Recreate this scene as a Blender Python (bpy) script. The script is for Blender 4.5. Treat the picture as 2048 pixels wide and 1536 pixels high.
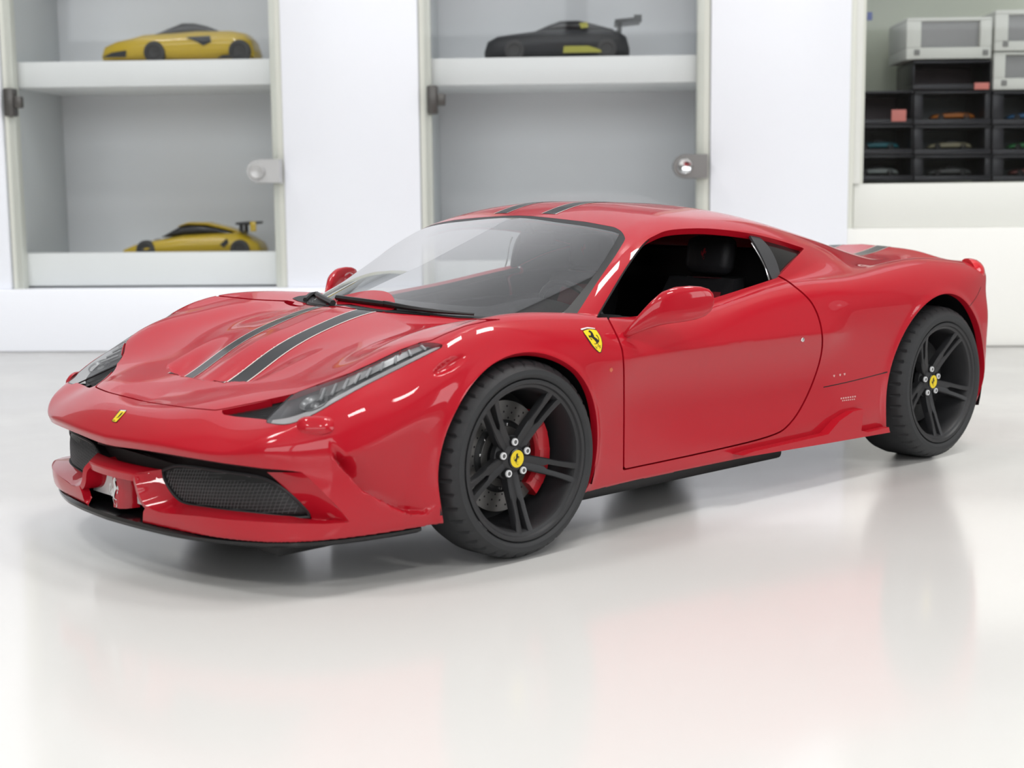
import bpy, bmesh, math, random
import numpy as np
from mathutils import Vector, Matrix

# ------------------------------------------------------------------ scene, camera, light
for _o in list(bpy.data.objects):
    bpy.data.objects.remove(_o)
SC = bpy.context.scene
COL = SC.collection
S = 1.0 / 18.0            # the car is a 1:18 model: it is drawn in full-size metres and scaled by S
GZ = -0.008               # table top in car metres

# camera solved from the photograph (car metres; yaw, pitch, roll; focal length in pixels of 2048)
CAM = np.array([4.699, 4.5272, 1.2656, -2.3187, 0.1344, -0.0099, 2921.3])


def cam_axes(c=CAM):
    yaw, pit, rol = c[3:6]
    f = np.array([math.cos(pit) * math.cos(yaw), math.cos(pit) * math.sin(yaw), -math.sin(pit)])
    r = np.cross(f, [0, 0, 1.0]); r /= np.linalg.norm(r)
    u = np.cross(r, f)
    cc, ss = math.cos(rol), math.sin(rol)
    return cc * r + ss * u, -ss * r + cc * u, f


CR, CU, CF = cam_axes()


def proj(P):
    d = np.asarray(P, float) - CAM[:3]
    z = d @ CF
    return np.stack([1024 + CAM[6] * (d @ CR) / z, 768 - CAM[6] * (d @ CU) / z], -1)


def rays(px):
    p = np.atleast_2d(np.asarray(px, float))
    return CF + ((p[:, :1] - 1024) / CAM[6]) * CR - ((p[:, 1:2] - 768) / CAM[6]) * CU


cd = bpy.data.cameras.new('camera')
cam = bpy.data.objects.new('camera', cd)
COL.objects.link(cam)
m = Matrix([(CR[i], CU[i], -CF[i], CAM[i] * S) for i in range(3)] + [(0, 0, 0, 1)])
cam.matrix_world = m
cd.sensor_width = 36.0
cd.lens = 36.0 * CAM[6] / 2048.0
cd.clip_start = 0.02
cd.clip_end = 50
cd.dof.use_dof = True
cd.dof.focus_distance = 5.8 * S
cd.dof.aperture_fstop = 36
SC.camera = cam
SC.view_settings.view_transform = 'Standard'
SC.view_settings.look = 'None'
SC.view_settings.gamma = 1.0
SC.view_settings.use_curve_mapping = False
SC.view_settings.exposure = 0.16

wd = bpy.data.worlds.new('room_light')
SC.world = wd
wd.use_nodes = True
bg = wd.node_tree.nodes['Background']
bg.inputs[0].default_value = (0.93, 0.96, 1.0, 1)
bg.inputs[1].default_value = 0.0


def area(name, loc, target, sx, sy, power, col=(1, 1, 1)):
    l = bpy.data.lights.new(name, 'AREA')
    l.shape = 'RECTANGLE'; l.size = sx; l.size_y = sy; l.energy = power; l.color = col
    o = bpy.data.objects.new(name, l)
    COL.objects.link(o)
    o.location = loc
    o.rotation_euler = (Vector(target) - Vector(loc)).to_track_quat('-Z', 'Y').to_euler()
    return o


# flat ceiling lamps of the room, above and behind the table
for _x, _y in ((-.30, .25), (-.90, .35), (.70, -.50), (1.25, 1.25), (1.50, .30), (.20, 1.50)):
    area('ceiling_lamp', (_x, _y, 1.72), (_x, _y, 0), .30, .30, 7.4, (1.0, .985, .96))


# ------------------------------------------------------------------ materials
def mat(name, col, rough=0.5, metal=0.0, coat=0.0, spec=0.5, trans=0.0, ior=1.45, alpha=1.0, bump=None, coat_rough=0.03):
    m = bpy.data.materials.new(name)
    m.use_nodes = True
    b = m.node_tree.nodes['Principled BSDF']
    b.inputs['Base Color'].default_value = tuple(col) + (1,)
    b.inputs['Roughness'].default_value = rough
    b.inputs['Metallic'].default_value = metal
    b.inputs['Coat Weight'].default_value = coat
    b.inputs['Coat Roughness'].default_value = coat_rough
    b.inputs['Specular IOR Level'].default_value = spec
    b.inputs['Transmission Weight'].default_value = trans
    b.inputs['IOR'].default_value = ior
    b.inputs['Alpha'].default_value = alpha
    if bump:
        nt = m.node_tree
        tc = nt.nodes.new('ShaderNodeTexCoord')
        n = nt.nodes.new('ShaderNodeTexNoise')
        n.inputs['Scale'].default_value = bump[0]
        n.inputs['Detail'].default_value = 3
        bn = nt.nodes.new('ShaderNodeBump')
        bn.inputs['Strength'].default_value = bump[1]
        bn.inputs['Distance'].default_value = bump[2]
        nt.links.new(tc.outputs['Object'], n.inputs['Vector'])
        nt.links.new(n.outputs['Fac'], bn.inputs['Height'])
        nt.links.new(bn.outputs['Normal'], b.inputs['Normal'])
    return m


def lin(r, g, b):
    f = lambda c: (c / 255 / 12.92) if c / 255 <= 0.04045 else ((c / 255 + 0.055) / 1.055) ** 2.4
    return (f(r), f(g), f(b))


def glass(name, tint=(1, 1, 1), ior=1.5, rough=0.0, boost=1.0):
    """thin pane: Fresnel mix of a clear and a mirror layer"""
    m = bpy.data.materials.new(name)
    m.use_nodes = True
    nt = m.node_tree
    nt.nodes.clear()
    out = nt.nodes.new('ShaderNodeOutputMaterial')
    mx = nt.nodes.new('ShaderNodeMixShader')
    tr = nt.nodes.new('ShaderNodeBsdfTransparent'); tr.inputs[0].default_value = tuple(tint) + (1,)
    gl = nt.nodes.new('ShaderNodeBsdfGlossy'); gl.inputs['Roughness'].default_value = rough
    fr = nt.nodes.new('ShaderNodeFresnel'); fr.inputs['IOR'].default_value = ior
    ml = nt.nodes.new('ShaderNodeMath'); ml.operation = 'MULTIPLY'; ml.inputs[1].default_value = boost; ml.use_clamp = True
    nt.links.new(fr.outputs[0], ml.inputs[0])
    nt.links.new(ml.outputs[0], mx.inputs[0])
    nt.links.new(tr.outputs[0], mx.inputs[1]); nt.links.new(gl.outputs[0], mx.inputs[2])
    nt.links.new(mx.outputs[0], out.inputs[0])
    return m


M = {}
M['screen'] = glass('windscreen_glass', (.72, .74, .74), 1.5, .0, 2.5)
M['lens'] = glass('lamp_lens', (.93, .94, .95), 1.5)
M['pane'] = glass('cabinet_pane', (.975, .982, .985), 1.5, 0.0, .35)
M['red'] = mat('red_paint', (0.43, 0.005, 0.016), 0.40, coat=.75, coat_rough=0.015, spec=0.12)
M['black'] = mat('black_plastic', (0.012, 0.012, 0.013), 0.45)
M['gloss_black'] = mat('gloss_black', (0.008, 0.008, 0.009), 0.12)
M['matte_black'] = mat('matte_black', (0.022, 0.022, 0.024), 0.55)
M['dark'] = mat('dark_cavity', (0.006, 0.006, 0.007), 0.8)
M['tyre'] = mat('tyre_rubber', (0.024, 0.025, 0.027), 0.62)
M['rim'] = mat('satin_black_rim', (0.020, 0.020, 0.022), 0.48)
M['white'] = mat('white_print', (0.80, 0.79, 0.77), 0.4)
M['yellow'] = mat('yellow_print', (0.83, 0.62, 0.015), 0.35)
M['ink'] = mat('black_print', (0.01, 0.01, 0.01), 0.4)
M['chrome'] = mat('chrome', (0.85, 0.85, 0.86), 0.12, metal=1.0)
M['stripe'] = mat('stripe_grey', (.020, .021, .023), 0.4, coat=.45, spec=.2)
M['stripe_edge'] = mat('stripe_edge', (0.75, 0.62, 0.58), 0.35, coat=1.0)


# ------------------------------------------------------------------ mesh helpers (car metres in, scene metres out)
def link(o, parent=None):
    COL.objects.link(o)
    if parent is not None:
        o.parent = parent
        if parent.type == 'EMPTY':       # parts are drawn in place
            o.matrix_parent_inverse = parent.matrix_basis.inverted()
    return o


def empty(name, loc=(0, 0, 0), rz=0.0, label=None, cat=None, group=None):
    o = bpy.data.objects.new(name, None)
    o.empty_display_size = 0.01
    o.location = Vector(loc) * S
    o.rotation_euler = (0, 0, rz)
    COL.objects.link(o)
    tag(o, label, cat, group)
    return o


def tag(o, label=None, cat=None, group=None, kind=None):
    for k, v in (('label', label), ('category', cat), ('group', group), ('kind', kind)):
        if v:
            o[k] = v
    return o


def mk(name, V, F, mt, parent=None, N=None, smooth=True, scale=S, label=None, loc=None):
    """one mesh object from vertex and face lists; N = custom normals"""
    me = bpy.data.meshes.new(name)
    V = np.asarray(V, float) * scale
    if isinstance(F, np.ndarray):
        nf, k = F.shape
        me.vertices.add(len(V)); me.vertices.foreach_set('co', V.astype(np.float32).ravel())
        me.loops.add(nf * k); me.loops.foreach_set('vertex_index', F.astype(np.int32).ravel())
        me.polygons.add(nf)
        me.polygons.foreach_set('loop_start', np.arange(0, nf * k, k, dtype=np.int32))
        me.update(calc_edges=True)
        me.validate()
    else:
        me.from_pydata([tuple(v) for v in V], [], [tuple(f) for f in F])
        me.update()
    if smooth:
        me.polygons.foreach_set('use_smooth', [True] * len(me.polygons))
    if N is not None and len(me.vertices) == len(N):
        me.normals_split_custom_set_from_vertices([tuple(n) for n in N])
    if mt is not None:
        me.materials.append(M[mt] if isinstance(mt, str) else mt)
    o = bpy.data.objects.new(name, me)
    link(o, parent)
    if loc is not None:
        o.location = Vector(loc) * S
    if label:
        o['label'] = label
    return o


def auto(o, deg=35):
    """smooth shading with sharp edges above an angle"""
    me = o.data
    bm = bmesh.new(); bm.from_mesh(me)
    for e in bm.edges:
        if len(e.link_faces) == 2:
            e.smooth = e.calc_face_angle(0) < math.radians(deg)
        else:
            e.smooth = True
    for f in bm.faces:
        f.smooth = True
    bm.to_mesh(me); bm.free()
    return o


class MB:
    """collects primitive shapes into one mesh"""
    def __init__(self):
        self.V = []; self.F = []

    def add(self, V, F):
        b = len(self.V)
        self.V += [tuple(v) for v in V]
        self.F += [tuple(i + b for i in f) for f in F]
        return self

    def box(self, c, s, bev=0.0, R=None):
        bm = bmesh.new()
        bmesh.ops.create_cube(bm, size=1.0)
        for v in bm.verts:
            v.co = Vector((v.co.x * s[0], v.co.y * s[1], v.co.z * s[2]))
        if bev > 0:
            bmesh.ops.bevel(bm, geom=bm.edges[:], offset=bev, segments=2, affect='EDGES', profile=0.5)
        bm.verts.index_update()
        V = [(Matrix(R) @ v.co if R is not None else v.co) + Vector(c) for v in bm.verts]
        self.add(V, [[v.index for v in f.verts] for f in bm.faces])
        bm.free()
        return self

    def lathe(self, prof, n=48, axis='y', c=(0, 0, 0), closed=False):
        """prof: list of (radius, offset along axis)"""
        V = []; F = []
        k = len(prof)
        for i in range(n):
            a = 2 * math.pi * i / n
            for r, h in prof:
                ca, sa = r * math.cos(a), r * math.sin(a)
                p = {'y': (ca, h, sa), 'x': (h, ca, sa), 'z': (ca, sa, h)}[axis]
                V.append((p[0] + c[0], p[1] + c[1], p[2] + c[2]))
        for i in range(n):
            j = (i + 1) % n
            for q in range(k - 1 if not closed else k):
                q2 = (q + 1) % k
                F.append((i * k + q, j * k + q, j * k + q2, i * k + q2))
        return self.add(V, F)

    def tube(self, pts, r, n=8, cap=True):
        pts = [Vector(p) for p in pts]
        rr = r if isinstance(r, (list, tuple)) else [r] * len(pts)
        V = []; F = []
        up = Vector((0, 0, 1))
        for i, p in enumerate(pts):
            t = (pts[min(i + 1, len(pts) - 1)] - pts[max(i - 1, 0)]).normalized()
            a = t.cross(up if abs(t.z) < 0.95 else Vector((1, 0, 0))).normalized()
            b = t.cross(a)
            for k in range(n):
                an = 2 * math.pi * k / n
                V.append(p + a * (rr[i] * math.cos(an)) + b * (rr[i] * math.sin(an)))
        for i in range(len(pts) - 1):
            for k in range(n):
                F.append((i * n + k, i * n + (k + 1) % n, (i + 1) * n + (k + 1) % n, (i + 1) * n + k))
        if cap:
            F.append(tuple(range(n)[::-1])); F.append(tuple((len(pts) - 1) * n + k for k in range(n)))
        return self.add(V, F)

    def prism(self, poly, a, b, axis='y'):
        """extrude a 2D polygon between a and b along an axis"""
        f = {'y': lambda p, h: (p[0], h, p[1]), 'z': lambda p, h: (p[0], p[1], h), 'x': lambda p, h: (h, p[0], p[1])}[axis]
        n = len(poly)
        V = [f(p, a) for p in poly] + [f(p, b) for p in poly]
        F = [tuple(range(n))[::-1], tuple(range(n, 2 * n))] + [(i, (i + 1) % n, n + (i + 1) % n, n + i) for i in range(n)]
        return self.add(V, F)

    def loft(self, rings, cap=True, close=True):
        n = len(rings[0]); V = []; F = []
        for r in rings:
            V += list(r)
        for i in range(len(rings) - 1):
            for k in range(n if close else n - 1):
                F.append((i * n + k, i * n + (k + 1) % n, (i + 1) * n + (k + 1) % n, (i + 1) * n + k))
        if cap:
            F.append(tuple(range(n))[::-1]); F.append(tuple((len(rings) - 1) * n + k for k in range(n)))
        return self.add(V, F)

    def build(self, name, mt, parent=None, smooth=True, deg=35, label=None, scale=S, loc=None, bevel=0.0):
        o = mk(name, self.V, self.F, mt, parent, smooth=smooth, scale=scale, label=label, loc=loc)
        bm = bmesh.new(); bm.from_mesh(o.data)
        bmesh.ops.recalc_face_normals(bm, faces=bm.faces[:])
        bm.to_mesh(o.data); bm.free()
        if smooth:
            auto(o, deg)
        return o


# ------------------------------------------------------------------ the room: table, wall of cabinets, ceiling
E_ = np.array([-.6956, .7186, 0.0]); E_ /= np.linalg.norm(E_)       # along the cabinet front, to the right in the photograph
N_ = np.array([E_[1], -E_[0], 0.0])                                  # out of the cabinet, towards the table
O_ = CAM[:3] + rays([(1024, 697)])[0] * ((GZ - CAM[2]) / rays([(1024, 697)])[0][2])   # back edge of the table


def cab(s, h, d):
    """cabinet frame (along, up, out) -> car metres"""
    p = O_ + E_ * s + N_ * d
    return (p[0], p[1], GZ + h)


def cpx(x, y, d=0.0):
    """photograph pixel -> (along, up) on the plane d in front of the cabinet face"""
    r = rays([(x, y)])[0]
    q = O_ + N_ * d - CAM[:3]
    t = (q @ N_) / (r @ N_)
    p = CAM[:3] + t * r
    return (p - O_) @ E_, p[2] - GZ


def cbox(mb, s0, s1, h0, h1, d0, d1, bev=.01):
    c = cab((s0 + s1) / 2, (h0 + h1) / 2, (d0 + d1) / 2)
    R = Matrix(((E_[0], N_[0], 0), (E_[1], N_[1], 0), (0, 0, 1)))
    return mb.box(c, (abs(s1 - s0), abs(d1 - d0), abs(h1 - h0)), bev, R)


def cb(name, s0, s1, h0, h1, d0, d1, mt, parent=None, bev=.01, label=None):
    m_ = MB(); cbox(m_, s0, s1, h0, h1, d0, d1, bev)
    return m_.build(name, mt, parent, deg=40, label=label)


M['lacquer'] = mat('white_lacquer', (.89, .91, .97), .30)
M['shelf'] = mat('white_shelf', (.93, .94, .935), .35)
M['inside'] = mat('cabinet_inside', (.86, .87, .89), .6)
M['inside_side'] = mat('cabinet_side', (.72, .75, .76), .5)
M['cream'] = mat('cream_edge', (.74, .75, .68), .45)
M['rail'] = mat('pale_rail', (.78, .79, .75), .4)
M['ledge'] = mat('pale_ledge', (.86, .86, .83), .4)
M['wallpaint'] = mat('room_wall', (.36, .35, .33), .8)
M['ceilpaint'] = mat('room_ceiling', (.80, .80, .80), .9)
M['floorwood'] = mat('room_floor', (.30, .27, .24), .5)


def table_mat():
    m_ = mat('table_white', (.725, .72, .705), .13, spec=.38)
    nt = m_.node_tree; b = nt.nodes['Principled BSDF']
    tc = nt.nodes.new('ShaderNodeTexCoord'); n = nt.nodes.new('ShaderNodeTexNoise')
    n.inputs['Scale'].default_value = 14; n.inputs['Detail'].default_value = 6
    mr = nt.nodes.new('ShaderNodeMapRange')
    mr.inputs['From Min'].default_value = .35; mr.inputs['From Max'].default_value = .7
    mr.inputs['To Min'].default_value = .10; mr.inputs['To Max'].default_value = .17
    nt.links.new(tc.outputs['Object'], n.inputs['Vector']); nt.links.new(n.outputs['Fac'], mr.inputs['Value'])
    nt.links.new(mr.outputs[0], b.inputs['Roughness'])
    return m_


M['table'] = table_mat()
tb = cb('table', -16, 16, -.45, 0.0, .0, 22, 'table', None, .02)
tag(tb, 'glossy white table top carrying the red model car', 'table')

# shell of the room, in the same axes (scene metres / S)
u = 1 / S
for nm, a in (('floor', (-2.6 * u, 2.6 * u, -.80 * u, -.78 * u, -.3 * u, 3.6 * u)), ('ceiling', (-2.6 * u, 2.6 * u, 1.75 * u, 1.77 * u, -.3 * u, 3.6 * u)),
              ('wall_back', (-2.6 * u, 2.6 * u, -.78 * u, 1.75 * u, -.3 * u, -.28 * u)), ('wall_front', (-2.6 * u, 2.6 * u, -.78 * u, 1.75 * u, 3.58 * u, 3.6 * u)),
              ('wall_left', (-2.62 * u, -2.6 * u, -.78 * u, 1.75 * u, -.3 * u, 3.6 * u)), ('wall_right', (2.6 * u, 2.62 * u, -.78 * u, 1.75 * u, -.3 * u, 3.6 * u))):
    o = cb(nm, *a, {'floor': 'floorwood', 'ceiling': 'ceilpaint'}.get(nm, 'wallpaint'), None, 0)
    o['kind'] = 'structure'

# two windows: one added behind the camera to light the cabinets, one to the right; daylight comes through them
def window(nm, c, half_s, half_h, axis, power):
    s0, h0, d0 = c
    m_ = MB(); w_ = .06 * u
    for (a, b, hh0, hh1) in ((-half_s, half_s, half_h - w_, half_h), (-half_s, half_s, -half_h, -half_h + w_), (-half_s, -half_s + w_, -half_h, half_h), (half_s - w_, half_s, -half_h, half_h), (-w_ / 2, w_ / 2, -half_h, half_h)):
        if axis == 's':
            cbox(m_, s0 + a, s0 + b, h0 + hh0, h0 + hh1, d0 - .05 * u, d0 + .0 * u, 0)
        else:
            cbox(m_, s0 - .05 * u, s0, h0 + hh0, h0 + hh1, d0 + a, d0 + b, 0)
    o = m_.build(nm, 'lacquer', None, smooth=False); o['kind'] = 'structure'
    p = Vector(cab(s0 - (.02 * u if axis != 's' else 0), h0, d0 - (.02 * u if axis == 's' else 0))) * S
    t = Vector(cab(s0 - (u if axis != 's' else 0), h0, d0 - (u if axis == 's' else 0))) * S
    area('window_daylight', p, t, 2 * half_s * S - .1, 2 * half_h * S - .1, power, (.95, .98, 1.0))


window('fill_window', (0, .98 * u, 3.575 * u), 1.5 * u, .55 * u, 's', 27)
window('window_2', (2.595 * u, .85 * u, 1.0 * u), .8 * u, .50 * u, 'd', 15)

TOP = 3.8        # height the cabinets are built to (car metres)
xL = cpx(-40, 300)[0]
p1a, p1b = cpx(568, 300)[0], cpx(840, 300)[0]
p2a, p2b = cpx(1420, 300)[0], cpx(1697, 300)[0]
hB = cpx(1024, 572)[1]      # foot of the glass doors
for i, (a, b) in enumerate(((xL - 3, cpx(10, 300)[0]), (p1a, p1b), (p2a, p2b))):
    o = cb('trim_%d' % (i + 1), a, b, hB, TOP, -1.35, .03, 'lacquer', None, .012)
    o['kind'] = 'structure'
o = cb('trim_4', xL - 3, p2b, 0, hB, -1.35, .10, 'lacquer', None, .012); o['kind'] = 'structure'


o = cb('trim_6', xL - 3, cpx(2300, 300)[0], TOP, 30.0, -1.5, .03, 'lacquer', None, .012); o['kind'] = 'structure'  # unseen white board, added to brighten reflections in the windscreen and bonnet


def knob(s, h, parent, flip=1, mt='chrome'):
    """clamp handle on a glass door: rounded plate and a boss"""
    pl = []
    for t in np.linspace(math.pi / 2, 1.5 * math.pi, 10):
        pl.append((-.05 * flip + .095 * math.cos(t) * flip, .095 * math.sin(t)))
    pl += [(.13 * flip, -.095), (.13 * flip, .095)]
    m_ = MB()
    n = len(pl)
    V = [cab(s + a, h + b, .05) for a, b in pl] + [cab(s + a * .94, h + b * .92, .13) for a, b in pl]
    m_.add(V, [tuple(range(n)), tuple(range(n, 2 * n))] + [(i, (i + 1) % n, n + (i + 1) % n, n + i) for i in range(n)])
    cl = m_.build('door_clamp', mt, parent, deg=40)
    m_ = MB()
    rg = [[cab(s - .05 * flip + r * math.cos(t), h + r * math.sin(t), dd) for t in np.linspace(0, 2 * math.pi, 24, endpoint=False)] for r, dd in ((.060, .12), (.060, .16), (.052, .172), (.030, .165), (.001, .163))]
    m_.loft(rg, cap=False); m_.build('clamp_boss', 'chrome', cl, deg=40) if mt == 'clamp_grey' else m_.build('clamp_boss', mt, cl, deg=40)


def cabinet(label, x0, x1, shelf_px, foot_px, jl, jr, clamp_mt, clamp_px, hinge_px, group=None):
    """glazed cabinet between two white boards; x0, x1 = pixel edges of the opening"""
    sa, sb = cpx(x0, 300)[0], cpx(x1, 300)[0]
    root = empty('display_cabinet', cab((sa + sb) / 2, hB, -.6), 0, label, 'cabinet')
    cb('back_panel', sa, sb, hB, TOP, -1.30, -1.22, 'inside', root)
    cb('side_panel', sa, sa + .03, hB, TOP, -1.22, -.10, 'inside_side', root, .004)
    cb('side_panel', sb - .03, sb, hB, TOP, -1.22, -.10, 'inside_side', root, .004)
    cb('jamb', sa, sa + jl, hB, TOP, -.10, .00, 'cream', root, .008)
    cb('jamb', sb - jr, sb, hB, TOP, -.10, .00, 'cream', root, .008)
    st, sbt = cpx((x0 + x1) / 2, shelf_px[0], -.12)[1], cpx((x0 + x1) / 2, shelf_px[1], -.12)[1]
    cb('shelf', sa + .03, sb - .03, sbt, st, -1.22, -.12, 'shelf', root)
    f0, f1 = cpx((x0 + x1) / 2, foot_px[0], -.10)[1], cpx((x0 + x1) / 2, foot_px[1], -.10)[1]
    cb('bottom_rail', sa + .02, sb - .02, f1, f0, -.24, -.10, 'shelf', root)
    cb('bottom_board', sa + .03, sb - .03, f1, f1 + .04, -1.22, -.24, 'shelf', root)
    dr = cb('glass_door', sa + jl * .5, sb - jr * .5, hB + .01, TOP, .000, .028, 'pane', root, 0)
    if clamp_px:
        c = cpx(*clamp_px)
        knob(c[0], c[1], dr, 1, clamp_mt)
    if hinge_px:
        c = cpx(*hinge_px)
        m_ = MB(); cbox(m_, c[0] - .05, c[0] + .03, c[1] - .11, c[1] + .11, -.06, .06, .015); cbox(m_, c[0] + .02, c[0] + .09, c[1] - .045, c[1] + .045, -.02, .045, .012)
        m_.build('hinge', 'hinge', dr, deg=40)
    return st, f0


M['hinge'] = mat('dark_hinge', (.10, .095, .09), .35, metal=.5)
M['clamp_white'] = mat('satin_clamp', (.50, .50, .50), .35, metal=.3)
M['clamp_grey'] = mat('grey_clamp', (.24, .235, .23), .3, metal=.6)
sh1, ft1 = cabinet('white glazed display cabinet with yellow model cars on both shelves', 12, 567, (120.5, 172.5), (505, 571), .09, .09, 'clamp_white', (535, 343), (24, 205))
sh2, ft2 = cabinet('white glazed display cabinet with a black racing car on its shelf', 841, 1419, (113, 168), (520, 571), .09, .10, 'clamp_grey', (1381, 333), (868, 200))

# right-hand cabinet with a sliding pane above a pale rail
sR, sRe = p2b, cpx(2300, 300)[0]
hr1, hr0 = cpx(1880, 366)[1], cpx(1880, 456)[1]
rc = empty('storage_cabinet', cab(sR + 1.5, hr0, -.6), 0, 'pale cabinet with sliding glass over stacked display boxes', 'cabinet')
cb('back_panel', sR, sRe, hr0, TOP, -1.5, -1.42, mat('sage_back', (.56, .59, .48), .6), rc)
cb('jamb', sR, sR + .045, hr0 - .15, TOP, -.30, -.02, 'cream', rc, .006)
cb('door_track', sR + .045, sR + .10, hr1, TOP, -.22, -.03, 'rail', rc, .006)
cb('door_track', sR + .10, sR + .13, hr1, TOP, -.26, -.08, 'cream', rc, .006)
cb('lower_rail', sR + .055, sRe, hr0, hr1, -1.42, -.06, 'rail', rc)
cb('glass_door', sR + .12, sRe, hr1, TOP, -.15, -.13, mat('x', (0, 0, 0)) if False else 'pane', rc, 0)
o = cb('trim_5', sR, sRe, 0, hr0, -1.5, -.01, 'ledge', None, .012); o['kind'] = 'structure'


# ------------------------------------------------------------------ car body as an implicit surface
def nat_basis(xk, x):
    """cardinal natural cubic spline basis: (len(x), len(xk)); linear beyond the ends"""
    xk = np.asarray(xk, float); n = len(xk)
    h = np.diff(xk)
    A = np.zeros((n, n)); Rm = np.zeros((n, n))
    A[0, 0] = A[-1, -1] = 1
    for i in range(1, n - 1):
        A[i, i - 1] = h[i - 1]; A[i, i] = 2 * (h[i - 1] + h[i]); A[i, i + 1] = h[i]
        Rm[i, i - 1] = 6 / h[i - 1]; Rm[i, i] = -6 / h[i - 1] - 6 / h[i]; Rm[i, i + 1] = 6 / h[i]
    D2 = np.linalg.solve(A, Rm)              # second derivatives = D2 @ y
    x = np.asarray(x, float)
    i = np.clip(np.searchsorted(xk, x) - 1, 0, n - 2)
    t = x - xk[i]; hi = h[i]
    I = np.eye(n)
    y0, y1, m0, m1 = I[i], I[i + 1], D2[i], D2[i + 1]
    tc = np.clip(t, 0, hi)
    b = (y1 - y0) / hi[:, None] - hi[:, None] * (2 * m0 + m1) / 6
    B = y0 + b * tc[:, None] + m0 / 2 * (tc ** 2)[:, None] + (m1 - m0) / (6 * hi)[:, None] * (tc ** 3)[:, None]
    sl = b + m0 * tc[:, None] + (m1 - m0) / (2 * hi)[:, None] * (tc ** 2)[:, None]
    return B + sl * (t - tc)[:, None]


def cr_w(t):
    t2 = t * t; t3 = t2 * t
    return (-.5 * t3 + t2 - .5 * t, 1.5 * t3 - 2.5 * t2 + 1, -1.5 * t3 + 2 * t2 + .5 * t, .5 * t3 - .5 * t2)


class Grid:
    """tensor spline through rows (x) and columns (y), sampled once on a fine table"""
    h = .01

    def __init__(self, xk, yk, rows):
        xk = np.asarray(xk, float); o = np.argsort(xk)
        yk = np.asarray(yk, float)
        self.x0, self.y0 = xk.min() - .1, yk.min() - .1
        xs = np.arange(self.x0, xk.max() + .12, self.h); ys = np.arange(self.y0, yk.max() + .12, self.h)
        self.t = nat_basis(xk[o], xs) @ np.asarray(rows, float)[o] @ nat_basis(yk, ys).T

    def __call__(self, x, y):
        t = self.t
        u = (x - self.x0) / self.h; v = (y - self.y0) / self.h
        i = np.clip(np.floor(u).astype(np.int64), 1, t.shape[0] - 3); j = np.clip(np.floor(v).astype(np.int64), 1, t.shape[1] - 3)
        wu = cr_w(u - i); wv = cr_w(v - j)
        out = 0
        for a in range(4):
            r = 0
            for b in range(4):
                r = r + wv[b] * t[i + a - 1, j + b - 1]
            out = out + wu[a] * r
        return out


class Curve:
    h = .01

    def __init__(self, xk, yk):
        xk = np.asarray(xk, float); o = np.argsort(xk)
        self.x0 = xk.min() - 1.0
        xs = np.arange(self.x0, xk.max() + 1.0, self.h)
        self.t = nat_basis(xk[o], xs) @ np.asarray(yk, float)[o]

    def __call__(self, x):
        u = (x - self.x0) / self.h
        i = np.clip(np.floor(u).astype(np.int64), 1, len(self.t) - 3)
        w = cr_w(u - i)
        return sum(w[a] * self.t[i + a - 1] for a in range(4))


curve = Curve


def smax(a, b, k):
    h = np.maximum(k - np.abs(a - b), 0)
    return np.maximum(a, b) + h * h / (4 * k)


def smin(a, b, k):
    return -smax(-a, -b, k)


def sstep(a, b, x):
    t = np.clip((x - a) / (b - a), 0, 1)
    return t * t * (3 - 2 * t)


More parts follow.
